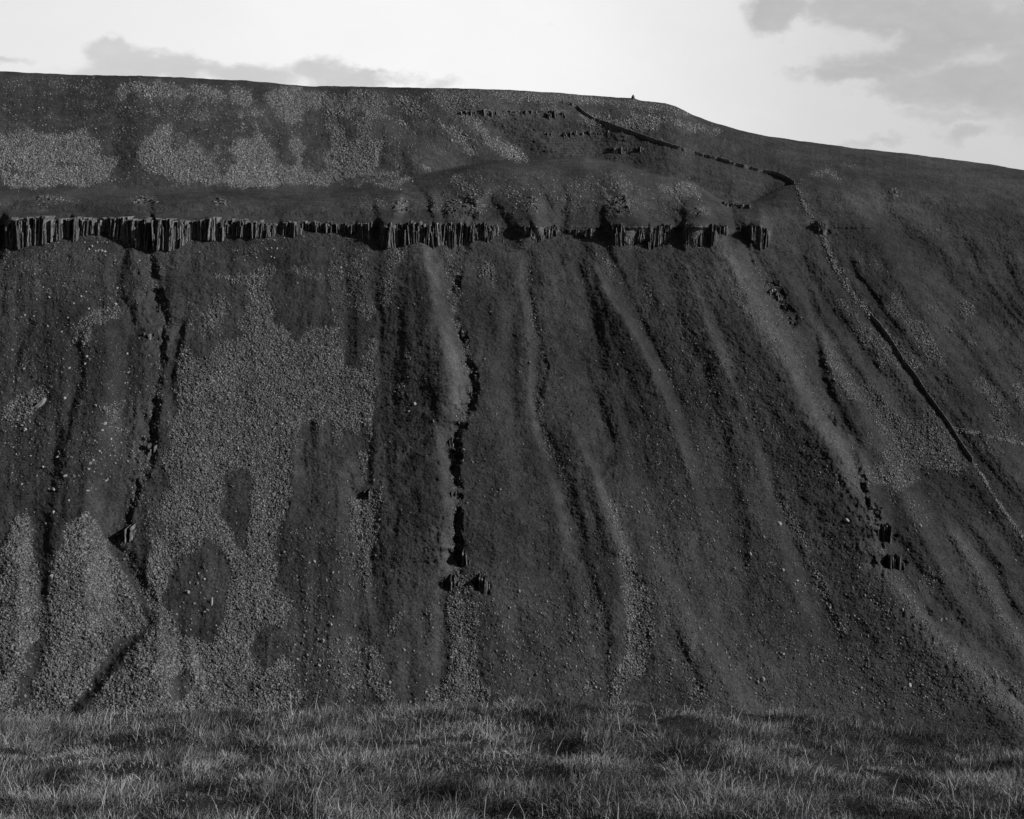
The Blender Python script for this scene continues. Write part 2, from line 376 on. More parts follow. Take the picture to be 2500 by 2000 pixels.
 ('b', .97, "0,300 60,230 100,150 180,135 190,300 210,500 235,650 270,640 310,560 310,400 370,280 400,190 480,135 560,180 600,300 700,420 780,560 830,700 850,800 700,870 640,920 570,1000 560,1080 400,1250 300,1330 0,1400"),
 ('b', -.95, "180,880 280,790 270,900 225,1060 190,1100 210,1240 60,1270 120,1060"),
 ('b', .97, "940,0 1700,0 1640,200 1605,420 1620,560 1700,650 1690,760 1620,780 1540,790 1470,850 1460,930 1550,1030 1650,950 1720,1050 1760,1180 1720,1250 1500,1300 1250,1300 1200,1100 1140,1040 1040,920 1000,850 880,640 870,500 880,380 960,220"),
 ('b', -.97, "1080,370 1140,360 1200,270 1300,320 1350,450 1330,640 1290,830 1200,880 1080,830 1000,760 950,640 990,500"),
 ('b', -.95, "1290,0 1470,0 1475,100 1440,250 1440,330 1400,380 1370,240 1300,170"), ('b', -.95, "1480,830 1560,790 1640,880 1620,960 1560,1020 1490,950"), ('b', -.8, "1420,1120 1480,1100 1490,1160 1440,1180"),
 ('b', .35, "800,0 960,100 900,330 860,250"),
 ('b', .95, "870,640 960,720 1040,900 1140,1040 1200,1130 1250,1300 480,1330 600,1150 740,950 820,870 880,780"), ('b', -.95, "1040,1050 1090,1030 1130,1080 1100,1180 1030,1250 970,1210"),
 ('b', .10, "950,400 1350,400 1300,830 1000,800"), ('b', .16, "1650,850 2156,900 2156,1300 1700,1250"), ('b', .10, "1620,200 2100,200 2100,900 1700,850"),
 ('b', .75, "2040,100 2100,40 2156,120 2156,230 2050,230"),
 ('c', .8, "100,60 190,60 240,20 310,0 300,100 250,340 225,620 205,600 190,400 150,300 120,200"), ('c', .25, "60,200 240,400 240,650 100,560"), ('c', .4, "0,850 200,850 230,1180 0,1200"),
 ('c', .9, "225,900 290,880 300,1050 345,1180 420,1220 300,1240 245,1120"), ('c', .6, "330,830 420,690 460,720 380,820"), ('c', .5, "590,620 640,640 620,760 590,720"),
 ('c', .85, "700,600 860,640 860,1000 940,1220 580,1260 580,1180 640,1130 700,1000 720,800"), ('c', .5, "690,500 950,480 860,600 720,620"),
 ('c', .95, "1690,200 1720,190 1760,330 1830,430 1850,560 1890,640 1890,850 1840,1060 1760,1130 1700,1200 1640,1240 1660,1080 1740,950 1745,750 1720,560 1700,330"),
 ('c', .8, "1590,0 1640,60 1700,250 1670,200 1600,60"), ('c', .6, "1540,620 1590,650 1630,860 1600,820"), ('c', .12, "850,640 1640,500 1640,1180 900,1180"), ('c', .7, "1470,1120 1560,1090 1500,1180"),
 ('c', .25, "1890,420 1960,480 1960,640 1890,600"), ('c', .5, "2080,1080 2156,1180 2156,1260 2100,1140"), ('c', .12, "1880,100 2156,100 2156,1200 1880,1200"),
 ('d', .85, "700,20 790,80 830,180 880,260 920,420 980,500 1000,620 1060,700 1130,835 1060,810 1000,760 980,650 900,490 880,330 760,180"),
 ('d', .55, "1350,480 1420,540 1560,700 1700,850 1900,1000 2156,1300 2156,1400 1900,1140 1620,870 1450,680"), ('d', .4, "1600,420 1700,460 1690,540 1600,640 1540,560"), ('d', .7, "1880,990 2156,1130 2156,1230 2020,1120"),
 ('d', .5, "1330,0 1400,20 1420,100 1360,60"), ('d', .45, "1460,0 1520,20 1600,180 1560,240 1500,140"), ('d', .5, "1960,0 2010,70 2156,260 2156,290 2060,190"), ('d', .5, "1220,560 1300,640 1440,800 1380,760"),
 ('d', .65, "1740,230 1800,330 1930,500 2000,640 2080,800 2156,910 2110,900 2020,760 1930,640 1840,460"), ('d', .35, "1960,440 2060,600 2090,650 2000,560"),
 ('d', .10, "0,0 1250,300 1900,1150 1700,1280 0,1250"), ('d', .2, "900,900 1700,950 1900,1250 900,1220"), ('d', .35, "1130,1100 1220,1140 1200,1190 1140,1160"), ('d', .6, "150,1050 220,1130 300,1240 230,1240 200,1150"),
 ('d', .6, "1880,1170 1960,1170 2060,1280 1960,1270"), ('d', .5, "1540,1240 1680,1290 1700,1330 1600,1310"),
]

def in_poly(px, py, poly):
    c = np.zeros(px.shape, dtype=bool); n = len(poly); j = n - 1
    for i in range(n):
        xi, yi = poly[i]; xj, yj = poly[j]
        if yi != yj:
            c ^= ((yi > py) != (yj > py)) & (px < (xj - xi) * (py - yi) / (yj - yi) + xi)
        j = i
    return c
def blur(a, n=1):
    for _ in range(n):
        p = np.pad(a, 1, mode='edge'); a = (p[:-2, 1:-1] + p[2:, 1:-1] + p[1:-1, :-2] + p[1:-1, 2:] + 2 * p[1:-1, 1:-1]) / 6
    return a
GS = 2.0
gx, gy = np.meshgrid(np.arange(0, 2160, GS), np.arange(140, 1620, GS))
WA = 13 + 2 * (gy > 480)
wx = gx + WA * fbm(gx / 26, gy / 26, 4, 3) + 8 * (RNG.random(gx.shape) - .5)
wy = gy + WA * fbm(gx / 26, gy / 26, 4, 43) + 8 * (RNG.random(gx.shape) - .5)
DEN = np.zeros(gx.shape)
for tg, dn, pts in sorted(SCREE, key=lambda q: q[1] < 0):
    p = Z(tg, pts)
    x0, y0 = p.min(0) - 16; x1, y1 = p.max(0) + 16
    i0, i1 = max(0, int((y0 - 140) / GS)), max(0, int((y1 - 140) / GS) + 1)
    j0, j1 = max(0, int(x0 / GS)), max(0, int(x1 / GS) + 1)
    sl = (slice(i0, i1), slice(j0, j1))
    if DEN[sl].size == 0: continue
    k = in_poly(wx[sl], wy[sl], p)
    if dn > 0: DEN[sl] = np.where(k, np.maximum(DEN[sl], dn), DEN[sl])
    else: DEN[sl] = np.where(k, DEN[sl] * (1 + dn), DEN[sl])
DEN = blur(DEN, 4)
_stk = fbm(gx / 5, gy / 26, 3, 301) + .6 * fbm(gx / 22, gy / 18, 3, 307)
DEN = np.clip(DEN + 1.1 * _stk * DEN * (1 - DEN), 0, 1)
def along(p, w, dens):
    for k in range(len(p) - 1):
        a, b_ = p[k], p[k + 1]; j0 = int(max(0, (min(a[0], b_[0]) - 3 * w) / GS)); j1 = int(max(1, (max(a[0], b_[0]) + 3 * w) / GS)); i0 = int(max(0, (min(a[1], b_[1]) - 3 * w - 140) / GS)); i1 = int(max(1, (max(a[1], b_[1]) + 3 * w - 140) / GS))
        sl = (slice(i0, i1), slice(j0, j1)); x, y = gx[sl], gy[sl]
        if x.size == 0: continue
        L2 = (b_[0] - a[0]) ** 2 + (b_[1] - a[1]) ** 2; u = np.clip(((x - a[0]) * (b_[0] - a[0]) + (y - a[1]) * (b_[1] - a[1])) / L2, 0, 1)
        q = np.hypot(x - a[0] - u * (b_[0] - a[0]), y - a[1] - u * (b_[1] - a[1])) / w
        DEN[sl] = np.maximum(DEN[sl], dens * np.exp(-q * q) * np.clip(.7 + 1.2 * fbm(x / 9, y / 9, 3, 88), 0, 1))
along(A("1000,440 978,518 956,597 945,625 956,676 978,737 989,784 997,806 992,842 974,881 962,910 957,950 955,982 960,1018 961,1072 958,1119 960,1179 966,1240"), 10, .85)
along(A('1040,196 1150,203 1250,211 1320,217 1400,226 1445,240'), 9, 1.2)
along(A('1225,247 1262,250 1300,262 1370,264'), 10, 1.1)
along(A('1330,243 1400,252 1460,266 1510,276'), 8, 1.0)
along(A('1240,262 1290,270 1330,274'), 6, .9)
along(A('895,205 960,216 1040,205'), 9, .7)
along(A("313,517 320,560 326,600 338,636 353,672 344,711 338,751 331,823 320,899 319,949 306,999 281,1049 266,1100 248,1132 274,1179 310,1258"), 10, .6)
along(A("1582,553 1610,590 1632,625 1668,693 1690,769 1713,823 1742,877 1764,906 1796,967 1812,1021 1828,1064 1850,1114 1864,1179 1888,1208 1920,1251"), 12, .5)
along(A("1115,560 1129,694 1140,741 1151,777 1136,815 1124,850 1144,914 1169,964 1187,1004 1198,1036"), 7, .45)
along(A('0,522 60,524 94,512 140,502 180,495 266,512 320,530 380,522 407,508 486,496 576,500 700,492 776,504 830,518 884,510 930,524 1014,504 1045,496'), 9, .34)
along(A('1090,496 1136,512 1172,498 1246,502 1290,518 1366,518 1406,514 1456,522 1513,518 1600,530'), 9, .3)
def mirror(x, a, b):
    x = np.where(x < a, 2 * a - x, x); return np.where(x > b, 2 * b - x, x)
def sample(grid, x, y):
    x = np.clip(mirror(x, 0, 2156), 0, 2156); fx = np.clip(x / GS, 0, grid.shape[1] - 1.001); fy = np.clip((y - 140) / GS, 0, grid.shape[0] - 1.001)
    i = fx.astype(int); j = fy.astype(int); u = fx - i; v = fy - j
    return (grid[j, i] * (1 - u) + grid[j, i + 1] * u) * (1 - v) + (grid[j + 1, i] * (1 - u) + grid[j + 1, i + 1] * u) * v

# gullies and ridges: (kind, sheet, "x,y ..." , "half-width list", "depth list")
# kind 'g' = notch cut in, 'r' = ridge; asym>0 makes the side facing the sun (left bank of a gully) wide
REL = [
 # central gully
 ('g', 'V', "1000,440 990,475 978,518 971,554 956,597 945,625 956,676 978,737 989,784 997,806 992,842 974,881 962,910 957,950 955,982 960,1018 961,1072 958,1119 960,1179 966,1210", "14 14 16 20 22 20 18 20 20 16 18 20 20 20 16 18 18 20 22 14", "3 4 4 4 4.5 4.5 6 8 8 7 8 9 10 10 9 9 10 11 9 3"),
 ('v', 'V', "966,1240 972,1323 978,1395 1010,1470 1040,1540", "24 34 34 40 40", "2.5 4 4 3 3"), ('v', 'V', "958,1380 924,1442 900,1500", "20 24 24", "2 2.5 3"),
 ('r', 'V', "884,508 893,560 905,610 922,690 936,760 942,810 938,860 926,905 918,940", "24 34 42 46 48 50 46 36 26", "3 7 10 12 13 12 8 5 2"),
 ('r', 'V', "908,890 916,960 926,1010 934,1080 926,1150 918,1200", "20 30 34 38 42 34", "1 5 7 8 7 3"),
 ('v', 'V', "794,480 794,518 795,600 798,690 800,740", "14 16 14 12 10", "2.2 2.2 2 1.6 .6"), ('v', 'V', "776,928 773,964 775,1036 783,1080 778,1150 774,1210", "14 14 20 22 20 14", "1.8 2.4 2.4 2 2 1.4"),
 ('v', 'V', "735,1000 742,1030 760,1060", "10 12 10", "1.5 2.5 1.5"), ('v', 'V', "820,1010 835,1080 830,1130", "8 8 8", "1 1 1"),
 ('v', 'V', "645,905 632,950 640,1000", "9 10 8", "1.5 2 1"),
 # left gully
 ('g', 'V', "318,425 316,460 313,517 320,560 326,600 338,636 353,672 344,711 338,751 331,823 320,899 319,949 306,999 290,1021 281,1049 266,1100 248,1132", "8 10 14 16 18 18 18 18 18 18 18 20 16 14 14 14 14", "3 4 4 4 6 7 6 6 5 5 6 8 5 5 5 5 4"),
 ('v', 'V', "248,1150 274,1179 310,1258 315,1309 270,1352 234,1388 194,1442 144,1496 100,1540", "16 18 20 20 18 20 20 22 22", "3 3.5 4.5 5 4.5 5 5.5 5 5"),
 ('v', 'V', "265,520 252,571 252,618 284,686 312,722", "14 16 14 12 8", "3 3.5 3 2.5 1"), ('v', 'V', "170,690 160,719 163,798 144,863 130,906 115,967 100,1040 90,1100 86,1180 94,1270", "14 16 18 18 20 20 22 22 26 20", "2 3 4 4 4.5 4 3.5 3 4 2"),
 ('v', 'V', "398,620 396,654 378,697 362,769 352,830", "10 12 14 14 8", "1 2.5 3.5 3 1"),
 ('v', 'V', "-20,820 20,780 45,720 70,660", "16 16 14 10", "3 3 2 1"), ('v', 'V', "10,480 6,520 -5,560", "6 10 8", "3 5 2"),
 ('r', 'V', "215,690 222,760 215,840 200,930 180,1020 165,1095 170,1200 175,1300", "30 40 44 44 40 46 60 60", "2 4 5 5 4 5 7 6"), ('r', 'V', "30,1100 30,1250 30,1400", "40 50 50", "3 5 5"),
 ('r', 'V', "330,1300 330,1380 335,1460 340,1540", "24 44 64 80", "2 4.5 6 7"), ('r', 'V', "395,1340 415,1420 440,1500", "14 16 20", "1 1.5 2"),
 ('r', 'V', "300,560 300,620 305,660", "18 22 14", "1.5 2.5 1"),
 ('v', 'V', "205,705 240,708", "10 10", "1.6 1.6"),
 # middle ribs
 ('v', 'V', "1110,520 1112,580 1115,640 1129,694 1140,741 1151,777 1136,815 1124,850 1126,880 1144,914 1169,964 1187,1004 1198,1036 1212,1089 1223,1179 1248,1251 1270,1305 1277,1352 1270,1420", "12 14 14 14 12 12 14 12 14 16 18 18 20 22 22 22 22 18 14", "1.5 2 2 2.4 2 2 2 2 2.2 2.2 2.4 2.4 2.6 2.6 2.4 2.2 2 1.6 .8"),
 ('r', 'V', "1090,560 1096,640 1108,700 1112,760 1110,850 1118,900 1135,950 1150,1010 1170,1080 1185,1170", "16 18 18 16 14 16 18 18 22 22", "1.5 2.5 2.5 2 1.5 2 2 2.5 2.5 2"),
 ('v', 'V', "1225,500 1240,540 1252,604 1252,680 1252,748 1246,856 1275,900 1295,930 1290,960 1262,993 1273,1036 1295,1083 1315,1140", "14 20 28 34 36 40 36 28 18 12 12 12 10", "1 1.5 2.2 3 3.2 3.4 3.2 3 2.2 2 2.5 2.5 1"),
 ('r', 'V', "1250,560 1280,625 1320,687 1352,741 1392,820 1414,885 1432,928 1453,1018 1470,1110", "12 16 18 20 22 22 22 24 24", "1.5 3.5 4.5 4.5 4.5 4 3.5 3 2"),
 ('r', 'V', "1200,900 1225,950 1245,1000 1270,1070 1290,1130 1300,1200 1300,1300", "14 18 22 24 24 30 30", "1.5 3 4 4.5 4.5 3 2"), ('v', 'V', "1300,1180 1325,1220 1345,1300 1335,1390 1310,1450", "26 34 36 36 30", "1.5 2 2 2 1.5"),
 ('v', 'V', "1262,440 1266,500 1285,540 1305,580 1330,640 1370,720 1400,780", "12 14 14 14 14 12 8", "4 4 3.5 3 2.5 2 1"),
 ('r', 'V', "1050,640 1030,760 1030,860 1060,960 1080,1100 1090,1250", "30 40 44 50 60 70", "2 3 3 3 4 3"), ('v', 'V', "1034,830 1056,880 1062,930", "9 9 9", "1 1.3 .8"),
 ('v', 'V', "1380,560 1420,660 1470,780 1510,900 1530,1000 1550,1110 1560,1300", "16 22 24 26 26 30 34", "1.5 3 3.5 3.5 3 3 2.5"), ('r', 'V', "1440,560 1480,680 1530,800 1580,930 1610,1050 1650,1200 1700,1340", "20 26 26 28 28 32 36", "1 2.5 3 3 3 3 2.5"),
 ('v', 'V', "1540,800 1570,860 1600,960 1640,1080", "16 20 20 16", "1.5 2.5 2.5 1.5"), ('v', 'V', "1440,1000 1460,1080 1500,1200 1530,1320", "14 18 22 20", "1 2 2.5 2"), ('v', 'V', "1620,1050 1670,1150 1720,1260 1770,1350", "18 22 24 20", "1 2.5 3 2"),
 ('r', 'V', "1380,1180 1420,1260 1470,1350 1520,1440 1560,1500", "20 30 36 40 40", "1 3 4 4 4"), ('v', 'V', "1400,1290 1440,1380 1470,1450", "12 16 18", "1 2 2"),
 # big spur on the right and its gully
 ('r', 'V', "1506,500 1542,571 1567,625 1596,690 1632,740 1661,791 1679,834 1704,870 1728,906 1762,955 1787,1000 1805,1035 1820,1065 1841,1107 1857,1186 1900,1262 1942,1320 1992,1370 2064,1428 2156,1518 2240,1600", "40 52 60 60 60 56 52 50 48 46 44 42 40 36 36 44 44 44 44 44 44", "5 9 12 13 13 13 12 11 11 11 11 11 11 10 8 8 8 8 7 7 7"),
 ('g', 'V', "1560,470 1582,553 1610,590 1632,625 1668,693 1690,769 1713,823 1742,877 1764,906 1796,967 1812,1021 1828,1064 1850,1114 1864,1179 1888,1208 1920,1251 1974,1316 2046,1380 2086,1427 2156,1485 2240,1560", "16 20 24 26 26 24 24 24 20 20 18 18 20 20 22 24 24 24 22 22 22", "3 4 5 6 5 4 4.5 5 5 6 7 8 9 8 6 4.5 4 4 4.5 4.5 4.5"),
 ('v', 'V', "1690,600 1704,643 1715,733 1726,798 1757,860 1787,924 1805,985 1825,1030", "16 20 24 26 24 24 20 12", "2 4 5.5 6 6 5 4 2"),
 ('r', 'V', "1640,560 1670,610 1690,650 1740,760 1790,840 1850,940 1900,1050 1960,1180 2010,1280 2080,1400", "20 22 24 26 30 34 40 44 44 40", "2 3 3 4 4 4 4.5 4.5 4 3"),
 ('r', 'V', "2006,1125 2046,1190 2075,1236 2104,1287 2129,1337 2156,1370", "20 24 24 24 22 20", "2.5 4 4 4 4 4"), ('v', 'V', "1920,1130 1960,1210 2000,1280 2060,1360", "20 26 26 22", "1.5 3 3 2"), ('v', 'V', "2040,1120 2090,1200 2130,1290 2180,1370", "18 22 24 24", "1.5 3 3 3"),
 ('v', 'V', "1850,392 1862,410 1866,450 1902,486 1956,529 2040,610 2110,700", "12 18 20 22 22 26 28", "3 4.5 4.5 4 3.5 3.5 3"), ('v', 'V', "1700,395 1716,420 1722,440", "10 14 10", "2 3 1.5"),
 ('r', 'V', "1780,420 1850,520 1930,640 2010,780 2090,920 2156,1040", "30 40 44 44 44 44", "2 3 3.5 3.5 3.5 3"), ('v', 'V', "1960,440 2040,540 2110,640 2180,740", "24 30 30 30", "2 3 3 3"), ('r', 'V', "2060,700 2110,790 2160,880", "20 26 26", "1.5 2.5 2.5"), ('v', 'V', "1990,700 2060,830 2100,900 2110,960", "16 20 16 12", "1.5 2 2 1"),
 # spurs above the crags
 ('v', 'V', "872,392 885,405 900,430 908,468", "8 12 14 14", "2 4 5 4"), ('v', 'V', "925,405 930,440 935,470", "8 10 10", "1.5 3 3"), ('v', 'V', "1005,395 1035,430 1062,470 1085,520", "10 18 26 28", "1.5 3.5 5 3.5"),
 ('v', 'V', "1180,390 1192,430 1186,470", "10 14 14", "2 4 4"), ('v', 'V', "1400,385 1424,420 1430,470 1428,520", "10 16 18 18", "2 4.5 6 4"), ('v', 'V', "1150,420 1165,450", "8 8", "1.5 1.5"), ('v', 'V', "1530,430 1545,455 1550,480", "8 10 12", "1.5 2 3"),
 ('r', 'V', "850,392 832,430 820,470", "14 20 24", "2 5 6"), ('r', 'V', "1040,375 1020,400 1000,440", "14 20 18", "1 3 3"), ('r', 'V', "1110,400 1122,440 1126,480", "20 26 26", "2 5 6"), ('r', 'V', "1300,385 1318,430 1340,470", "22 40 50", "2 6 8"), ('r', 'V', "1455,400 1470,440 1480,470", "16 26 30", "2 4 6"), ('r', 'V', "1590,430 1598,460 1600,490", "14 18 20", "1 3 4"),
 ('v', 'V', "780,400 790,440 794,480", "10 12 12", "1 2.5 3"), ('v', 'V', "0,440 30,425 62,415", "10 10 8", "1.5 2 1"),
 # upper hill
 ('p', 'V', "-100,394 0,393 200,396 330,401 425,404 520,400 690,388 780,374 890,369 960,357 1010,349 1140,338", "4 4 4 4 4 4 4 4 4 4 4 4", "1 1 1 1 1 1 1 1 1 1 1 1"),
 ('p', 'V', "480,392 640,391 780,381 860,377", "3 3 3 3", ".8 .8 .8 .8"), ('p', 'V', "1780,372 1900,382 2020,388 2156,400 2300,420", "5 5 5 5 5", "1 1.5 1.5 1.5 1"),
 ('r', 'V', "690,190 760,240 820,290 860,330 890,365", "20 30 34 30 24", "1 2.4 2.8 2.4 1"), ('v', 'V', "780,190 850,240 900,280 930,310 925,345", "22 30 30 22 14", "1 2 2.5 2 1"), ('r', 'V', "850,190 920,225 980,270 1040,320 1090,345", "30 40 44 40 30", "1 1.6 2 1.8 1"), ('v', 'V', "800,250 805,300 800,340", "10 14 10", "2 3 2"),
 ('v', 'V', "1000,255 1060,290 1110,325 1160,340", "26 34 34 26", "4 8 9 5"), ('r', 'V', "1130,222 1170,240 1230,262 1320,300 1400,330", "14 20 24 24 24", "1 1.5 1.5 1.5 1"),
 ('v', 'V', "400,180 392,200 372,250 350,300", "8 14 16 14", "1 3 3 1"), ('v', 'V', "540,190 560,250 580,320", "14 18 16", "1.5 3 1.5"), ('v', 'V', "640,240 650,300 655,350", "18 24 20", "2 3 2"), ('v', 'V', "240,250 230,330 250,375", "20 24 20", "2 3 2"), ('v', 'V', "450,230 440,300 470,350", "16 20 16", "1.5 2.5 1.5"),
]
def relief(x, y):
    R = np.zeros_like(x)
    for kind, tg, pts, ws, ds in REL:
        p = Z(tg, pts); w = [float(k) for k in ws.split()]; dd = [float(k) for k in ds.split()]
        best = np.full(x.shape, 1e9); dep = np.zeros_like(x)
        m = {'g': 2.6, 'v': 2.6, 'r': 5.2, 'p': 1.5}[kind] * max(w)
        i = np.where((x > p[:, 0].min() - m) & (x < p[:, 0].max() + m) & (y > p[:, 1].min() - m) & (y < p[:, 1].max() + m))
        xx, yy = x[i], y[i]
        best = np.full(xx.shape, 1e9); dep = np.zeros_like(xx)
        amp = np.zeros_like(xx)
        for k in range(len(p) - 1):
            ax, ay = p[k]; bx, by = p[k + 1]; L2 = (bx - ax) ** 2 + (by - ay) ** 2
            # gullies wander a little
            ox = (3.2 * fbm(yy / 12, yy * 0 + 3, 4, int(p[0, 0])) if kind == 'g' else 5 * fbm(yy / 40, xx / 40, 2, int(p[0, 0]))) + 0 * yy
            u = np.clip(((xx + ox - ax) * (bx - ax) + (yy - ay) * (by - ay)) / L2, 0, 1)
            dist = np.hypot(xx + ox - ax - u * (bx - ax), yy - ay - u * (by - ay))
            wk = w[k] + (w[k + 1] - w[k]) * u
            lf = sstep(((ax + u * (bx - ax)) - xx - ox) / (dist + 1.5), .0, .95)
            wk = wk * (1 + lf * {'g': 2.0, 'v': .9, 'r': 2.6, 'p': 0}[kind]) * (.85 * (1 + .5 * fbm(xx / 9, yy / 12, 3, 77)) if kind == 'g' else {'v': 1.15, 'r': .85, 'p': 1}[kind])
            q = dist / np.maximum(wk, 2)
            dk = dd[k] + (dd[k + 1] - dd[k]) * u
            sel = q < best
            best = np.where(sel, q, best); amp = np.where(sel, dk, amp)
        if kind == 'g': prof = -.68 * amp * np.clip(.95 + 1.4 * fbm(yy / 26, yy * 0 + 9, 3, int(p[0, 1])), .3, 1.6) * (1 + .7 * fbm(xx / 12, yy / 16, 3, 31)) * np.clip(1 - best, 0, 1) ** 1.2
        elif kind == 'p': prof = -amp * np.clip(1 - best, 0, 1)
        elif kind == 'v': prof = -np.where(yy < 380, .35, np.where(yy < 500, .5, .62)) * amp * (1 + .3 * fbm(xx / 20, yy / 24, 2, 31)) * .5 * (1 + np.cos(math.pi * np.clip(best, 0, 1)))
        else: prof = np.where(yy < 360, 1.0, np.where(yy < 480, 1.9, 1.5)) * amp * np.exp(-(best * 1.25) ** 2) * sstep(best, 1.6, 1.0)
        R[i] += prof
    return R

# crags: (x range, "top line", "bottom line", label)
CRAGS = [
 ("14,457 60,459 146,458", "14,521 54,518 94,507 120,501 140,495 146,496", "tallest pillared crag at the far left end of the edge"),
 ("153,458 216,459 262,460", "153,507 160,505 180,490 216,487 234,495 262,505", "pillared crag just right of the black cleft near the left end"),
 ("264,460 310,461", "264,505 286,514 310,521", "crag thickening towards the left bank of the long left gully"),
 ("322,461 430,463", "322,522 371,522 382,513 407,500 430,500", "deep ragged crag on the right bank of the long left gully"),
 ("432,462 486,464", "432,500 464,503 486,489", "low ragged crag directly right of the deep gully crag"),
 ("488,464 580,468", "488,490 533,496 576,493 580,485", "low even crag above the scattered blocks and left scree"),
 ("592,468 640,469", "592,492 626,494 640,478", "short crag between two small notches above the big scree"),
 ("644,470 746,471", "644,478 706,486 746,486", "thin low crag fading along the edge above the scree top"),
 ("752,470 782,471", "752,497 776,499 782,486", "small crag end left of the first spur gully"),
 ("802,468 862,470", "800,514 815,517 834,514 862,509", "pale tall pillars on the first spur, right of its black cleft"),
 ("864,470 908,471", "864,508 884,502 898,510 908,518", "dark crag over the peak of the smooth grassy spur"),
 ("910,471 972,472", "910,519 930,512 964,520 972,512", "broad crag at the head of the central gully, left bank"),
 ("978,472 1046,474", "978,512 1000,500 1014,496 1028,507 1045,488", "split crag at the head of the central gully, right bank"),
 ("1088,477 1118,476", "1088,486 1118,495", "small crag left part of the little three pillared outcrop"),
 ("1120,470 1172,478", "1120,500 1136,509 1145,500 1172,490", "little pillared crag between the central gully and the large round crag"),
 ("1194,480 1246,486", "1194,486 1246,497", "thin sloping crag low beside the small gully"),
 ("1280,474 1340,472 1366,473", "1280,490 1295,514 1340,506 1360,503 1366,508", "left half of the large bulging crag right of the centre"),
 ("1366,473 1414,475", "1366,520 1380,517 1400,512 1414,490", "right half of the large bulging crag right of the centre"),
 ("1441,476 1465,470 1505,473", "1441,502 1456,518 1480,511 1505,512", "rounded crag second from the right end of the edge"),
 ("1513,474 1530,476", "1515,486 1530,494", "tiny dark crag stuck to the side of the rounded crag"),
 ("1582,476 1600,474 1618,480", "1582,500 1600,526 1618,514", "last isolated crag at the right end of the edge"),
 ("1719,468 1736,471", "1719,480 1736,496", "dark block of rock beside the collapsed wall"),
]
CR = []
for a, bb, lb in CRAGS:
    pa, pb = A(a), A(bb)
    x0, x1 = pa[0, 0], pa[-1, 0]
    CR.append((x0, x1, pa, pb, lb))
def crag_push(x, y):
    R = np.zeros_like(x); rock = np.zeros_like(x)
    for x0, x1, pa, pb, lb in CR:
        i = np.where((x > x0 - 8) & (x < x1 + 8) & (y > 420) & (y < 560)); xx, yy = x[i], y[i]
        t = np.interp(xx, pa[:, 0], pa[:, 1]); bt = np.interp(xx, pb[:, 0], pb[:, 1])
        side = sstep(xx, x0 - 10, x0 + 6) * sstep(xx, x1 + 10, x1 - 4)
        up = np.where(yy > t, sstep(yy, bt + 2, t), sstep(yy, t - 14, t))
        amp = (bt - t) * .16
        R[i] = np.maximum(R[i], amp * up * side)
        rock[i] = np.maximum(rock[i], side * (yy > t + 5) * (yy < bt - 1))
    return R, rock

PITS = [(1012, 1234, 15, 13, 9), (1026, 1238, 8, 12, 5), (960, 935, 11, 14, 6), (944, 934, 12, 6, 3), (962, 962, 7, 8, 5), (961, 1046, 10, 9, 7), (962, 1085, 9, 22, 6), (960, 1135, 11, 14, 7), (966, 1178, 13, 16, 8),
        (942, 1232, 10, 9, 3), (1846, 1085, 9, 20, 7), (1857, 1122, 13, 16, 9), (1880, 1135, 11, 9, 5), (1876, 1186, 15, 12, 9), (1898, 1188, 12, 8, 4), (318, 950, 12, 9, 8), (330, 640, 7, 16, 4), (341, 700, 6, 14, 3.5),
        (320, 918, 8, 9, 4), (250, 1132, 11, 9, 5), (262, 1136, 10, 8, 3), (289, 1020, 6, 12, 4), (318, 478, 8, 28, 4), (770, 1038, 5, 6, 2.5), (784, 1036, 6, 6, 2.5), (740, 1030, 5, 5, 2), (2, 500, 9, 24, 6), (150, 480, 6, 20, 5),
        (1730, 478, 8, 8, 4), (1742, 490, 6, 8, 3), (1640, 618, 14, 9, 2.5), (1622, 600, 12, 6, 2), (794, 490, 8, 22, 4), (976, 490, 5, 14, 4), (1118, 484, 4, 9, 3), (1600, 500, 10, 16, 2)]
def pits(x, y):
    R = np.zeros_like(x)
    for a, b_, ra, rb, dd in PITS:
        i = np.where((abs(x - a) < ra * 2) & (abs(y - b_) < rb * 2)); xx, yy = x[i], y[i]
        q = np.hypot((xx - a) / ra, (yy - b_) / rb) + .9 * fbm(xx / 7, yy / 7, 3, int(a))
        R[i] = np.maximum(R[i], dd * sstep(q, 1.15, .55))
    return R

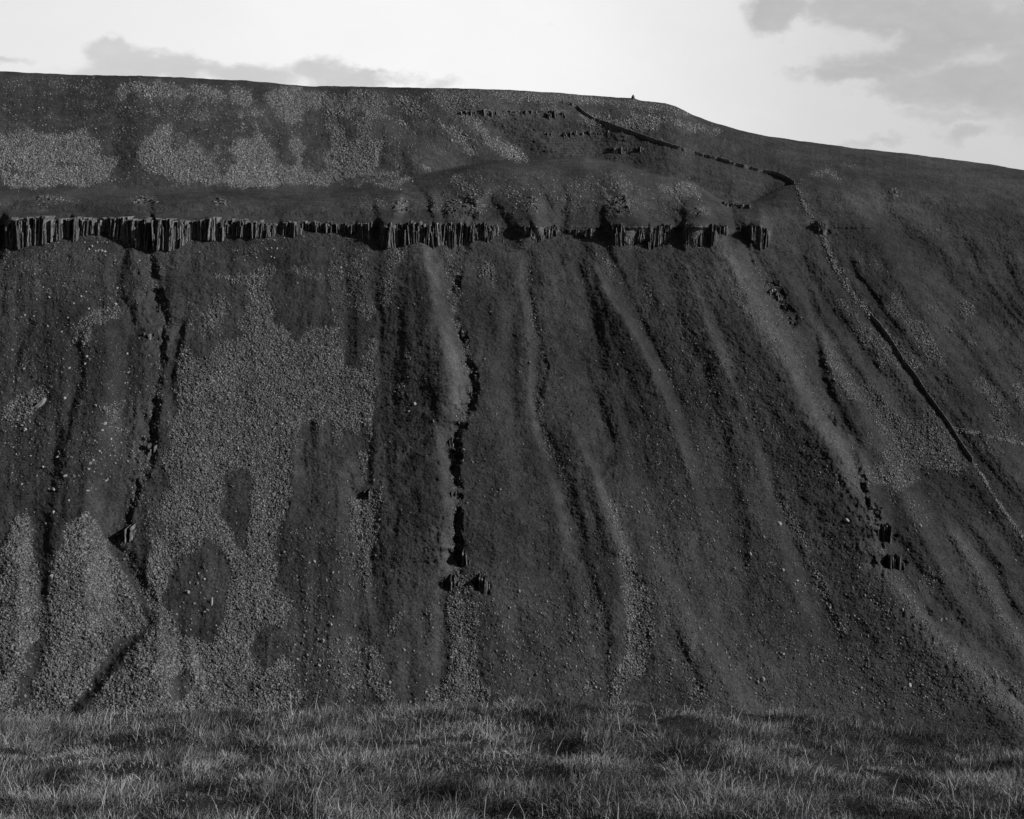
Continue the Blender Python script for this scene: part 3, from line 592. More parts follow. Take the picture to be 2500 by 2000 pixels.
SPURS = [("890,520 905,570 922,630 942,690 958,750 968,800 962,850", 17, 1.0), ("922,900 932,950 940,1010 946,1080 944,1150 946,1210", 13, .9), ("930,1250 925,1330 915,1400", 20, .6),
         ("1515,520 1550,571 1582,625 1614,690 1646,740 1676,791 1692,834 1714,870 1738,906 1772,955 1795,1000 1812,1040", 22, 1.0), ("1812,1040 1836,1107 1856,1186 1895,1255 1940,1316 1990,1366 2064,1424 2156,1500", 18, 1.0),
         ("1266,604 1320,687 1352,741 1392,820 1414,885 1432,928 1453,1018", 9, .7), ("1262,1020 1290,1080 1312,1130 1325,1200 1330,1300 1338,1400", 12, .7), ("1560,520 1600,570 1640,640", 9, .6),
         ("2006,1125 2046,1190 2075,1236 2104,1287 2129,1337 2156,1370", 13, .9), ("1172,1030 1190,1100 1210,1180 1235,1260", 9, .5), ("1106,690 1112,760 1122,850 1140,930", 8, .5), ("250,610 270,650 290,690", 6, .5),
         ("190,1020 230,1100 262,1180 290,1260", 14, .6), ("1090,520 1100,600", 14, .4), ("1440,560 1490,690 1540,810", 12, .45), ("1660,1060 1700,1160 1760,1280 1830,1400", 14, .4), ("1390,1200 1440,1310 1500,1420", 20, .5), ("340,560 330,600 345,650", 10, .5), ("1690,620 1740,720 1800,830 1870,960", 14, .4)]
def spur_lit_turf(x, y):  # pale turf strips that also carry painted sunlight along the spur flanks
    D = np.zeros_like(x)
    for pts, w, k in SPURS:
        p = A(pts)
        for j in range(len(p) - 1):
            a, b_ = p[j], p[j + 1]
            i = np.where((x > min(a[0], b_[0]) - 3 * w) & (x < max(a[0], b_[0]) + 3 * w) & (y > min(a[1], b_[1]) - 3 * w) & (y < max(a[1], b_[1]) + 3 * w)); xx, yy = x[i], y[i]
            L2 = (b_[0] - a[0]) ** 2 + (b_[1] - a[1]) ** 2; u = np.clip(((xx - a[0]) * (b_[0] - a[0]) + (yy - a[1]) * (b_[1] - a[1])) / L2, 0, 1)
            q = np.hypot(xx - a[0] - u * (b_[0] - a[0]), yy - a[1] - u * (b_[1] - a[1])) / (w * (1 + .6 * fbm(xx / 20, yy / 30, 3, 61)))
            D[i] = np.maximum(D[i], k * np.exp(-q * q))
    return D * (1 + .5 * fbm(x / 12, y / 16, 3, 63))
# stepped ledges: (x, y, rx, ry, metres)
LEDGES = [(845, 432, 26, 17, 1.6), (914, 433, 12, 14, 1.3), (952, 432, 18, 17, 1.5), (994, 430, 26, 24, 2.0), (1121, 432, 20, 18, 1.3), (1305, 430, 32, 26, 2.0), (1474, 442, 26, 14, 1.4), (770, 432, 40, 12, 1.0), (1240, 300, 130, 34, .8), (1040, 238, 80, 7, 1.5), (1160, 236, 40, 8, 1.6),
          (100, 418, 60, 10, 1.0), (305, 420, 40, 10, 1.2), (460, 420, 26, 10, 1.0), (600, 425, 40, 9, .7), (700, 425, 40, 9, .7), (1555, 430, 36, 9, 1.2), (1190, 430, 30, 20, .8), (1400, 410, 40, 20, .8), (880, 420, 60, 20, .6), (1050, 230, 120, 25, .6)]
def ledges(x, y):
    R = np.zeros_like(x); K = np.zeros_like(x)
    for a, b_, ra, rb, m in LEDGES:
        i = np.where((abs(x - a) < ra * 1.7) & (abs(y - b_) < rb * 1.7)); xx, yy = x[i], y[i]
        k = sstep(np.hypot((xx - a) / ra, (yy - b_) / rb) + .7 * fbm(xx / 9, yy / 9, 3, 17), 1.2, .5)
        ph = (yy + 3 * fbm(xx / 14, yy / 20, 3, 23)) / 5.2; saw = ph - np.floor(ph)
        R[i] += .5 * m * k * ((1 - saw) * .9 + 1.5 * fbm(xx / 13, yy / 2.6, 3, 29))
        K[i] = np.maximum(K[i], k * min(1, m * .5) * sstep(saw + .5 * fbm(xx / 5, yy / 4, 2, 37), .35, .7))
    return R, K

# fall-line coordinate
def fall_q(x, y):
    q = np.arange(-900, 3200, 20.0)
    xb = np.interp(q, [-900, 0, 320, 960, 1130, 1250, 1500, 1700, 2000, 3200], [-950, -30, 290, 965, 1330, 1520, 2140, 2420, 2850, 4400])
    o = np.zeros_like(x)
    for r in range(x.shape[0]):
        yy = y[r].mean(); k = (yy - 500) / 1000 if yy > 500 else (yy - 500) / 2500
        o[r] = np.interp(x[r], q + (xb - q) * k, q)
    return o

# ------------------------------------------------------------------ far hillside as a surface
cols = np.concatenate([np.arange(-560, 0, 7.0), np.arange(0, 2156, 2.05), np.arange(2156, 2680, 7.0)])
NR = 700
rr = np.linspace(0, 1, NR)
BOT = 1640.0
VX = np.repeat(cols[None, :], NR, 0)
SKY = sky_l(cols) + 1.3 * fbm(cols / 30, cols * 0, 5, 5, .62)
VY = SKY[None, :] + rr[:, None] * (BOT - SKY[None, :])
CREST = crest_l(cols)[None, :]; RIM = rim_l(cols)[None, :]
T = (HY - VY) / F
right = sstep(VX, 1480, 1800)
mound = sstep(VX, 660, 1060) * sstep(VX, 1720, 1480)
# slope of each zone
s_hill = .50 + 0 * VX
s_hill = s_hill * (1 - right) + right * .24
s_terr = .17 + .10 * sstep(VY, CREST, CREST + 40) + .30 * sstep(VY, RIM - 40, RIM - 18)
s_terr = s_terr * (1 - mound) + mound * (.22 + .40 * sstep(VY, CREST + 8, CREST + 60))
s_terr = s_terr * (1 - right) + right * (.30 + .35 * sstep(VY, CREST, CREST + 60))
s_face = .80 - .12 * sstep(VY, 520, 1500)
k1 = sstep(VY, CREST - 6, CREST + 6); k2 = sstep(VY, RIM - 3, RIM + 3)
S = s_hill * (1 - k1) + k1 * (s_terr * (1 - k2) + k2 * s_face)
S = S * (1 - .35 * sstep(VY, SKY[None, :] + 26, SKY[None, :]))       # brow rounds off
# undulation of the slope itself (horizontal benches)
S = S * (1 + .25 * fbm(VX / 160, VY / 22, 3, 91) * (VY < 480))
dif = np.maximum(S - T, .055)
lnr = np.zeros_like(VX)
sm = .5 * (S[1:] + S[:-1])
num = np.maximum(sm - T[:-1], .05); den = np.maximum(sm - T[1:], .05)
lnr[1:] = np.log(num / den)                                            # going down a row: Y2 = Y1*(T1-s)/(T2-s)
cum = np.cumsum(lnr, 0)
# fix depth on the rim
fr = np.clip((rim_l(cols) - SKY) / (BOT - SKY) * (NR - 1), 0, NR - 1.01); ir = fr.astype(int); ur = fr - ir
cr_ = cum[ir, np.arange(len(cols))] * (1 - ur) + cum[ir + 1, np.arange(len(cols))] * ur
Y0 = np.interp(cols, [-600, 0, 700, 1300, 1700, 2156, 2700], [600, 640, 690, 745, 800, 860, 950])
YD = Y0[None, :] * np.exp(cum - cr_[None, :])
# even out the shoulder under the wall
_l = np.log(YD); _b = _l.copy()
for _ in range(3):
    _c = np.cumsum(np.pad(_b, ((0, 0), (71, 70)), mode='edge'), 1); _b = (_c[:, 141:] - _c[:, :-141]) / 141.0
_w = sstep(VY, 385, 345) * sstep(VX, 1340, 1470) * sstep(VX, 2100, 1950)
YD = np.exp(_l * (1 - _w) + _b * _w)
# hidden dip behind the mound crest
jump = (.3 * mound + .7 * sstep(VX, 860, 1000) * sstep(VX, 1470, 1120)) * sstep(VY, CREST + 3, CREST - 3) * 42 * sstep(VY, CREST - 130, CREST - 10)
YD = YD + jump
Q = fall_q(VX, VY)
R = relief(VX, VY)
cp, ROCK = crag_push(VX, VY)
R += cp
face = sstep(VY, RIM + 10, RIM + 90)
lower = sstep(VY, 520, 700)
DV = sample(DEN, VX, VY)
R += face * (1 - .55 * DV) * (3.6 * fbm(Q / 70, VY / 380, 3, 7, .55) + .6 * fbm(Q / 20, VY / 130, 3, 23, .6) + 1.0 * fbm(VX / 45, VY / 40, 4, 29, .6))
R += (1 - face) * 2.5 * fbm(VX / 90, VY / 40, 4, 33) * sstep(VY, SKY[None, :] - 2, SKY[None, :] + 40)
R += .55 * fbm(VX / 14, VY / 11, 4, 51, .65) + .75 * (RNG.random(VX.shape) - .5) * (1 + .3 * DV)
R -= .5 * pits(VX, VY)
lr, lk = ledges(VX, VY); R += lr; ROCK = np.maximum(ROCK, lk)
LIT_TURF = spur_lit_turf(VX, VY)
R += DV * .7 * fbm(VX / 6, VY / 5, 3, 71, .7)
# terracettes in the gully banks
R += .25 * fbm(VX / 60, VY / 4.5, 2, 81) * face
fade_top = sstep(VY, SKY[None, :] - 1, SKY[None, :] + 12)
YF = YD - R * (YD / 700) * (.25 + .75 * fade_top)
PX = (VX - CX) / F * YF; PZ = T * YF
# plateau behind the brow, hidden from the camera
back = []
for k, (dy, dz) in enumerate([(25, .2), (90, -1.5), (260, -8), (600, -25)]):
    yb = YF[0] + dy
    back.append((PX[0] * (1 + dy / YF[0]), yb, PZ[0] + dz))
back = back[::-1]
# valley floor in front of the foot, hidden too
fy = YF[-1]
low = [(PX[-1], fy - 25, PZ[-1] - 8), (PX[-1], fy - 60, PZ[-1] - 10), (PX[-1], fy - 110, PZ[-1] - 10)]
VXs = np.vstack([b_[0][None] for b_ in back] + [PX] + [l[0][None] for l in low])
VYs = np.vstack([b_[1][None] for b_ in back] + [YF] + [l[1][None] for l in low])
VZs = np.vstack([b_[2][None] for b_ in back] + [PZ] + [l[2][None] for l in low])
sc = np.vstack([np.zeros((4, len(cols))), DV, np.zeros((3, len(cols)))])
rk = np.vstack([np.zeros((4, len(cols))), ROCK, np.zeros((3, len(cols)))])
tf = np.vstack([np.zeros((4, len(cols))), LIT_TURF, np.zeros((3, len(cols)))])
nr, nc = VXs.shape
idx = np.arange(nr * nc).reshape(nr, nc)
quads = np.stack([idx[:-1, :-1], idx[1:, :-1], idx[1:, 1:], idx[:-1, 1:]], -1).reshape(-1, 4)
hill = mesh_np("hillside", np.stack([VXs, VYs, VZs], -1).reshape(-1, 3), quads, M_HILL, smooth=True, attrs={'scree': sc, 'rock': rk, 'lit_turf': tf})
tag(hill, kind='structure')

def depth(x, y):
    x = np.asarray(x, float); y = np.asarray(y, float)
    fx = np.clip(np.interp(x, cols, np.arange(len(cols))), 0, len(cols) - 1.001); i = fx.astype(int); u = fx - i
    sk = SKY[i] * (1 - u) + SKY[i + 1] * u
    fyy = np.clip((y - sk) / (BOT - sk) * (NR - 1), 0, NR - 1.001); j = fyy.astype(int); v = fyy - j
    return (YF[j, i] * (1 - u) + YF[j, i + 1] * u) * (1 - v) + (YF[j + 1, i] * (1 - u) + YF[j + 1, i + 1] * u) * v
def pt(x, y, dy=0):
    d_ = depth(x, y) + dy
    return np.stack([(x - CX) / F * d_, d_, (HY - y) / F * d_], -1)

# ------------------------------------------------------------------ stones
BOXV = np.array([[x, y, z] for x in (-1, 1) for y in (-1, 1) for z in (-1, 1)], float)
BOXF = np.array([[0, 1, 3, 2], [4, 6, 7, 5], [0, 4, 5, 1], [2, 3, 7, 6], [0, 2, 6, 4], [1, 5, 7, 3]])
def rotmats(n, rng, tilt=3.14):
    a = rng.random(n) * 6.283; b_ = (rng.random(n) - .5) * tilt; c = (rng.random(n) - .5) * tilt
    ca, sa, cb, sb, cc, s_c = np.cos(a), np.sin(a), np.cos(b_), np.sin(b_), np.cos(c), np.sin(c)
    z = np.zeros(n); o = np.ones(n)
    Rz = np.stack([ca, -sa, z, sa, ca, z, z, z, o], -1).reshape(-1, 3, 3)
    Rx = np.stack([o, z, z, z, cb, -sb, z, sb, cb], -1).reshape(-1, 3, 3)
    Ry = np.stack([cc, z, s_c, z, o, z, -s_c, z, cc], -1).reshape(-1, 3, 3)
    return Rz @ Rx @ Ry
def stone_cloud(name, P, size, shade, rng, flat=.6):
    n = len(P)
    v = BOXV[None] * (1 + .35 * (rng.random((n, 8, 3)) - .5)) * .5
    ax = np.stack([.7 + .7 * rng.random(n), .6 + .4 * rng.random(n), flat * (.6 + .8 * rng.random(n))], -1)
    v = v * ax[:, None, :] * size[:, None, None]
    v = np.einsum('nij,nkj->nki', rotmats(n, rng, 1.8), v) + P[:, None, :]
    f = (BOXF[None] + (np.arange(n) * 8)[:, None, None]).reshape(-1, 4)
    return mesh_np(name, v.reshape(-1, 3), f, M_STONE, attrs={'shade': np.repeat(shade, 8)})

rng = np.random.default_rng(5)
NC = 1700000
cx_ = rng.random(NC) * (2156 + 500) - 250; cy_ = 160 + rng.random(NC) * 1420
dn = sample(DEN, cx_, cy_)
clump = .40 + 1.1 * (fbm(cx_ / 10, cy_ / 9, 3, 101) + .5)
keep = (rng.random(NC) < np.where(dn > .62, dn * 1.0, dn ** 1.5 * clump)) & (cy_ > sky_l(cx_) + 2)
cx_, cy_, dn = cx_[keep], cy_[keep], dn[keep]
P = pt(cx_, cy_); P[:, 2] -= .08
big = sstep(fbm(cx_ / 30, cy_ / 24, 3, 411), -.15, .45)
size = (.36 + .35 * rng.random(len(P)) + (.25 + .5 * big) * rng.random(len(P)) ** 5) * np.interp(P[:, 1], [450, 700, 1000], [.80, .90, 1.2])
upper = cy_ < 440
left = (cx_ < 860)
rm = ~upper & left; rr_ = ~upper & ~left
shade = -.30 + 1.3 * rng.random(len(P)) ** 2.2 + np.where(upper, .64, .05) + .25 * fbm(cx_ / 40, cy_ / 40, 3, 421)  # upper stones paler: stronger sun on the gentler slope put into their albedo
for k, nm, lb in ((upper, 'scree_field', 'pale boulder fields spread over the upper hillside under the skyline'),
                  (rm, 'scree', 'grey scree fans covering the lower left slope below the long crag'),
                  (rr_, 'scree', 'narrow scree chutes and stone streaks on the central and right slope')):
    o = stone_cloud(nm, P[k], size[k], shade[k], rng)
    tag(o, lb, 'scree', kind='stuff')
# loose small stones everywhere on the slope
n = 9000
lx = rng.random(n) * 2156; ly = 500 + rng.random(n) ** .8 * 1060
kk = rng.random(n) < np.clip(.25 + 1.3 * fbm(lx / 60, ly / 50, 3, 201) + .4 * sstep(ly, 1200, 1450), .04, 1)
lx, ly = lx[kk], ly[kk]
P2 = pt(lx, ly)
o = stone_cloud('loose_stones', P2, .30 + .8 * rng.random(len(P2)) ** 5, .2 + .6 * rng.random(len(P2)), rng, .7)
tag(o, 'small pale stones strewn over the dark grass of the valley side', 'stones', kind='stuff')

# ------------------------------------------------------------------ crags of upright columns
def column_mesh(cols_):
    """cols_: list of (x, yfront, zbot, ztop, w, back, seed)"""
    V, Fq, F5, TN = [], [], [], []
    for (x, yf, zb, zt, w, bk, sd) in cols_:
        r = random.Random(sd)
        ap = -.42 + .5 * r.random() ** 1.6; dp = .25 + .45 * r.random()
        ring = [(-.5, .25), (ap, -dp), ((ap + .5) * .5 + .06 * (r.random() - .5), -dp * .5 + .15 * (r.random() - .5)), (.48, .1 * r.random()), (.5, .5), (.35, 1), (-.4, 1)]
        nlev = max(3, int((zt - zb) / 1.6)); base = len(V)
        lean = (r.random() - .5) * .22; dx_ = 0
        for l in range(nlev + 1):
            u = l / nlev; z = zb + (zt - zb) * u
            j = w * .30; k = 1 - .12 * u * r.random()
            dx_ += (r.random() - .5) * w * .26
            step = (-.5 if l % 2 else .2) * w * .25 * r.random()
            for (a, b_) in ring:
                yy = yf + (b_ * w * 1.3 if b_ < .9 else bk) + step * (b_ < .9) + u * .10 * (zt - zb) * r.random() * .6
                V.append((x + a * w * k + dx_ + lean * (z - zb) + (r.random() - .5) * j, yy + (r.random() - .5) * j, z + (r.random() - .5) * j * 1.2))
        m = len(ring); tn_ = r.random(); TN += [tn_] * (len(V) - base)
        for l in range(nlev):
            for i in range(m):
                a = base + l * m + i; b_ = base + l * m + (i + 1) % m
                Fq.append((a, b_, b_ + m, a + m))
        F5.append([base + nlev * m + i for i in range(m)])
    return np.array(V), [np.array(Fq), np.array(F5)], {'tone': np.array(TN)}

def build_crag(name, x0, x1, pa, pb, label, stepw=(1.4, 5.0), group=None, layers=6, embed=0.0, jit=None, skip=.10):
    cl_ = []
    for lay in range(layers):
        random.seed(int(x0 * 7 + lay + pa[0, 1]))
        x = x0
        while x < x1:
            if lay == 0: stepw = (stepw[0], min(stepw[1], 3.6))
            w = stepw[0] + (min(stepw[1], (x1 - x0) / 5) - stepw[0]) * random.random() ** 1.8
            xc = x + w / 2
            top = float(np.interp(xc, pa[:, 0], pa[:, 1])); bot = float(np.interp(xc, pb[:, 0], pb[:, 1]))
            top += 6.0 * float(fbm(np.array([xc / 18.0]), np.array([2.0]), 3, 44)[0]) + 4.0 * float(fbm(np.array([xc / 5.0]), np.array([2.0]), 2, 45)[0]); hgt = bot - top
            if lay >= 1:                      # broken front columns, lower and lumpier
                if random.random() < .45: x += w * random.uniform(1, 3); continue
                top = top + hgt * random.uniform(-.02, .85) ** 1.0 if lay == 1 else top + hgt * random.uniform(.05, .9)
                bot = bot + random.uniform(-3, 5)
                if lay >= 3: bot = top + (bot - top) * random.uniform(.3, 1)
            else:
                if random.random() < skip: x += w; continue
                top += random.uniform(-2.2, 3.6); bot += random.uniform(-4, 4)
                if random.random() < .2: top += hgt * random.uniform(.15, .5)
            if bot - top > 2:
                db = float(depth(xc, bot))
                yf = db + embed - random.uniform(*(jit or (.1, .9))) - (0.5 if lay else 0) + 2.8 * float(fbm(np.array([xc / 20.0]), np.array([bot / 200]), 2, 12)[0]) + 2.4 * float(fbm(np.array([xc / 6.5]), np.array([3.0]), 2, 14)[0])
                W = w / F * db * (1.05 if lay == 0 else .85)
                cl_.append(((xc - CX) / F * yf, yf, (HY - bot - 2.5) / F * yf, (HY - top) / F * yf, W, max(2.0, float(depth(xc, top)) - yf + 1.0), random.random()))
            x += w * .92
    V, Fc, at_ = column_mesh(cl_)
    o = mesh_np(name, V, Fc, M_CRAG, attrs=at_)
    return tag(o, label, 'crag', group)
for x0, x1, pa, pb, lb in CR:
    faint = 590 < x0 < 780 or 1190 < x0 < 1200
    o = build_crag('crag', x0, x1, pa, pb, lb, layers=3 if faint else 6, skip=.35 if faint else .10, group='crags along the edge above the scree')

def small_crag(x0, x1, yt, yb, label, name='rock_outcrop', cat='rock outcrop', stepw=(2, 5), group=None, layers=2, embed=1.6):
    pa = np.array([[x0, yt[0]], [(x0 + x1) / 2, yt[1]], [x1, yt[2]]], float)
    pb = np.array([[x0, yb[0]], [(x0 + x1) / 2, yb[1]], [x1, yb[2]]], float)
    o = build_crag(name, x0, x1, pa, pb, label, stepw, group, layers, embed, (-1.4, 1.2), .25)
    o['category'] = cat
    return o
g_up = 'broken rock bands on the upper hill'
small_crag(970, 1010, (236, 233, 234), (242, 246, 240), 'left end of the highest dark rock band under the skyline', group=g_up)
small_crag(1012, 1060, (234, 233, 234), (243, 239, 240), 'middle of the highest dark rock band under the skyline', group=g_up)
small_crag(1068, 1120, (233, 234, 235), (239, 242, 238), 'right end of the highest dark rock band under the skyline', group=g_up)
small_crag(1128, 1192, (232, 234, 238), (242, 244, 243), 'dark rock band below the upper end of the wall', group=g_up)
small_crag(1128, 1160, (276, 277, 278), (281, 284, 283), 'left piece of the second rock band in the hollow', group=g_up)
small_crag(1172, 1290, (278, 276, 277), (284, 286, 280), 'long second rock band crossing the hollow under the wall', group=g_up)
small_crag(1134, 1158, (313, 313, 314), (317, 319, 318), 'small lowest rock step left in the hollow', group=g_up)
small_crag(1268, 1360, (313, 311, 312), (318, 320, 317), 'lowest rock band right in the hollow under the wall', group=g_up)
small_crag(1524, 1580, (425, 428, 432), (431, 436, 436), 'thin dark rock ledge right of the mound', group=g_up)
g_sp = 'layered rock outcrops on the spurs above the crags'
for x0, x1, a_, b_, lb in ((827, 862, 416, 448, 'layered outcrop on the leftmost spur above the crags'), (906, 922, 420, 446, 'narrow outcrop in the notch beside the leftmost spur'),
                   (938, 966, 417, 448, 'small layered outcrop between the first and second spur'), (974, 1014, 408, 452, 'large layered outcrop on the second spur over the central gully head'),
                   (1108, 1134, 417, 448, 'faint outcrop above the little three pillared crag'), (1284, 1326, 410, 450, 'tall stepped outcrop above the large bulging crag'),
                   (1462, 1490, 432, 452, 'faint outcrop above the rounded crag near the right end'), (74, 120, 412, 424, 'low outcrop on the terrace above the leftmost crag'),
                   (280, 330, 414, 428, 'low outcrop at the top of the long left gully'), (445, 475, 416, 430, 'low outcrop on the terrace right of the left gully')):
    cl_ = []
    for _ in range(int((x1 - x0) * (b_ - a_) / 24)):
        v_ = random.random() ** .75; yb_ = a_ + (b_ - a_) * round(v_ * (b_ - a_) / 4.5) / ((b_ - a_) / 4.5) + random.uniform(-.8, .8)
        half = (x1 - x0) / 2 * (.5 + .6 * v_); x = (x0 + x1) / 2 + random.uniform(-half, half)
        w = random.uniform(2.5, 8); yt_ = yb_ - random.uniform(1.5, 3.6)
        db = float(depth(x, yb_)); yf = db + 1.1 - random.uniform(0, .8)
        cl_.append(((x - CX) / F * yf, yf, (HY - yb_ - 1) / F * yf, (HY - yt_) / F * yf, w / F * db, max(1.0, float(depth(x, yt_)) - yf + .6), random.random()))
    V, Fc, at_ = column_mesh(cl_)
    tag(mesh_np('rock_outcrop', V, Fc, M_CRAG, attrs=at_), lb, 'rock outcrop', g_sp)
g_gu = 'rock steps in the gullies'
small_crag(1000, 1030, (1222, 1220, 1226), (1244, 1250, 1250), 'black undercut rock step right of the central gully foot', stepw=(4, 9), group=g_gu)
small_crag(926, 966, (1222, 1218, 1220), (1238, 1246, 1246), 'pale ribbed rock step left of the central gully foot', stepw=(2.5, 5), group=g_gu)
small_crag(966, 986, (1160, 1164, 1168), (1184, 1192, 1190), 'small pillar of rock in the lower central gully', stepw=(2.5, 5), group=g_gu)
small_crag(950, 968, (1040, 1036, 1040), (1054, 1058, 1054), 'small rock step halfway down the central gully', stepw=(2.5, 5), group=g_gu)
small_crag(938, 962, (930, 928, 930), (944, 946, 944), 'small dark rock step high in the central gully', stepw=(2.5, 5), group=g_gu)
small_crag(1842, 1876, (1108, 1108, 1112), (1134, 1146, 1150), 'upper black rock step in the right gully', stepw=(4, 8), group=g_gu)
small_crag(1862, 1912, (1174, 1174, 1180), (1192, 1204, 1198), 'lower wide black rock step in the right gully', stepw=(4, 8), group=g_gu)
small_crag(292, 332, (940, 936, 942), (950, 958, 952), 'small rock step crossing the left gully', stepw=(3, 6), group=g_gu)
small_crag(244, 292, (1122, 1112, 1110), (1138, 1138, 1128), 'pale broken rock where the left gully ends', stepw=(3, 7), group=g_gu)
small_crag(286, 324, (702, 702, 704), (708, 711, 710), 'thin rock ledge left of the upper left gully', stepw=(3, 5), group=g_gu)
small_crag(1620, 1648, (606, 612, 620), (618, 626, 634), 'dark broken rock high beside the large right spur', stepw=(3, 6), group=g_gu)
small_crag(748, 784, (1034, 1036, 1034), (1042, 1046, 1044), 'short dark rock step in the small gully left of centre', stepw=(3, 6), group=g_gu)

# ------------------------------------------------------------------ drystone walls
def resample(p, step):
    d_ = np.r_[0, np.cumsum(np.hypot(*np.diff(p, axis=0).T))]
    s_ = np.arange(0, d_[-1], step)
    return np.stack([np.interp(s_, d_, p[:, 0]), np.interp(s_, d_, p[:, 1])], -1)
def drystone(pts, label, hgt=1.5, th=.55, group='drystone walls on the hill'):
    p = resample(A(pts), 2.2)
    p[:, 0] += .8 * fbm(np.arange(len(p)) / 6.0, np.zeros(len(p)), 3, 9)
    P3 = pt(p[:, 0], p[:, 1])
    tn = np.gradient(P3, axis=0); tn[:, 2] = 0; tn /= np.linalg.norm(tn, axis=1)[:, None]
    nrm = np.stack([-tn[:, 1], tn[:, 0], 0 * tn[:, 0]], -1)
    rg = np.random.default_rng(3)
    prof = [(-.5, -.8), (-.46, .45), (-.36, .95), (.36, .95), (.46, .45), (.5, -.8)]
    V = []
    hh = hgt * (1 + .15 * rg.random(len(P3)) + .14 * fbm(np.arange(len(P3)) / 7.0, np.zeros(len(P3)), 3, 19))
    for (a, z) in prof:
        zz = hh * z
        V.append(P3 + nrm * (a * th + .12 * (rg.random(len(P3)) - .5))[:, None] + np.stack([0 * zz, 0 * zz, zz + .08 * rg.random(len(P3))], -1))
    V = np.stack(V, 1); n_, m = V.shape[:2]
    ix = np.arange(n_ * m).reshape(n_, m)
    fq = np.stack([ix[:-1, :-1], ix[1:, :-1], ix[1:, 1:], ix[:-1, 1:]], -1).reshape(-1, 4)
    caps = np.array([list(ix[0]), list(ix[-1][::-1])])
    root = bpy.data.objects.new('drystone_wall', None); COL.objects.link(root)
    root.location = P3[len(P3) // 2]
    loc = np.array(root.location)
    mesh_np('wall_body', V.reshape(-1, 3) - loc, [fq, caps], M_CRAG, root, attrs={'tone': np.full(V.shape[0] * V.shape[1], .4)})
    # coping stones on edge
    s3 = np.r_[0, np.cumsum(np.linalg.norm(np.diff(P3, axis=0), axis=1))]
    k = np.arange(0, s3[-1], .45); k = k[rg.random(len(k)) < .85]
    C = np.stack([np.interp(k, s3, P3[:, i]) for i in range(3)], -1); C[:, 2] += np.interp(k, s3, hh) * .95 + .12
    o = stone_cloud('coping', C - loc, .5 + .2 * rg.random(len(C)), .1 + .5 * rg.random(len(C)), rg, .7)
    o.parent = root
    return tag(root, label, 'drystone wall', group)
drystone("1184,218 1200,222 1216,228 1230,242 1250,254 1280,264 1310,275 1350,289 1400,306 1440,318 1480,330 1520,340 1560,352 1600,362 1636,369 1652,376 1664,382 1674,390", 'long dark drystone wall running down from the summit across the hill', 2.1)
drystone("1832,668 1850,686 1872,716 1900,760 1930,800 1956,840 1975,866 2000,900 2020,934 2048,976", 'straight black drystone wall running down the steep right slope', 2.3, .6)
drystone("1998,902 2020,906 2050,911 2080,920 2110,926 2156,936 2200,948", 'low broken side wall branching off to the right of the straight wall', .8)

def rubble(pts, label, wid, n, name='wall_rubble', sz=(.4, 1.0)):
    p = resample(A(pts), 1.0); rg = np.random.default_rng(int(p[0, 0]))
    i = rg.integers(0, len(p), n * 2); i = i[rg.random(n * 2) < .5 + .9 * fbm(i / 22.0, i * 0.0, 3, 5)][:n]; n = len(i)
    x = p[i, 0] + rg.normal(0, wid, n); y = p[i, 1] + rg.normal(0, wid, n)
    q = pt(x, y); q[:, 2] += .25
    o = stone_cloud(name, q, sz[0] + (sz[1] - sz[0]) * rg.random(n) ** 2, .2 + .7 * rg.random(n), rg, .7)
    return tag(o, label, 'rubble', kind='stuff')
rubble("1675,391 1682,402 1688,420 1700,445 1712,468 1735,505 1745,530 1765,580 1780,605 1800,628 1815,645 1832,668", 'collapsed wall stones trailing down the steepening slope', 3.0, 900)
rubble("2048,976 2066,1000 2082,1030 2106,1066 2130,1100 2156,1138 2200,1200", 'collapsed wall stones below the straight wall on the right', 1.8, 500)
rubble("2000,905 2060,914 2110,926 2156,938", 'stones fallen off the low side wall', 2.2, 260)

# cairn on the brow
n = 60
rg = np.random.default_rng(8)
cd = float(depth(1333, 208)); cbase = np.array([(1333 - CX) / F * cd, cd, (HY - 207) / F * cd])
hq = rg.random(n) ** .8; ang = rg.random(n) * 6.28; rad = (1 - hq) * 1.5 * np.sqrt(rg.random(n))
P3 = np.stack([rad * np.cos(ang), rad * np.sin(ang), hq * 2.4], -1)
cairn = stone_cloud('cairn', P3, .55 + .35 * rg.random(n), .2 + .2 * rg.random(n), rg, .7)
cairn.location = cbase
tag(cairn, 'small stone cairn standing out against the sky on the summit brow', 'cairn')

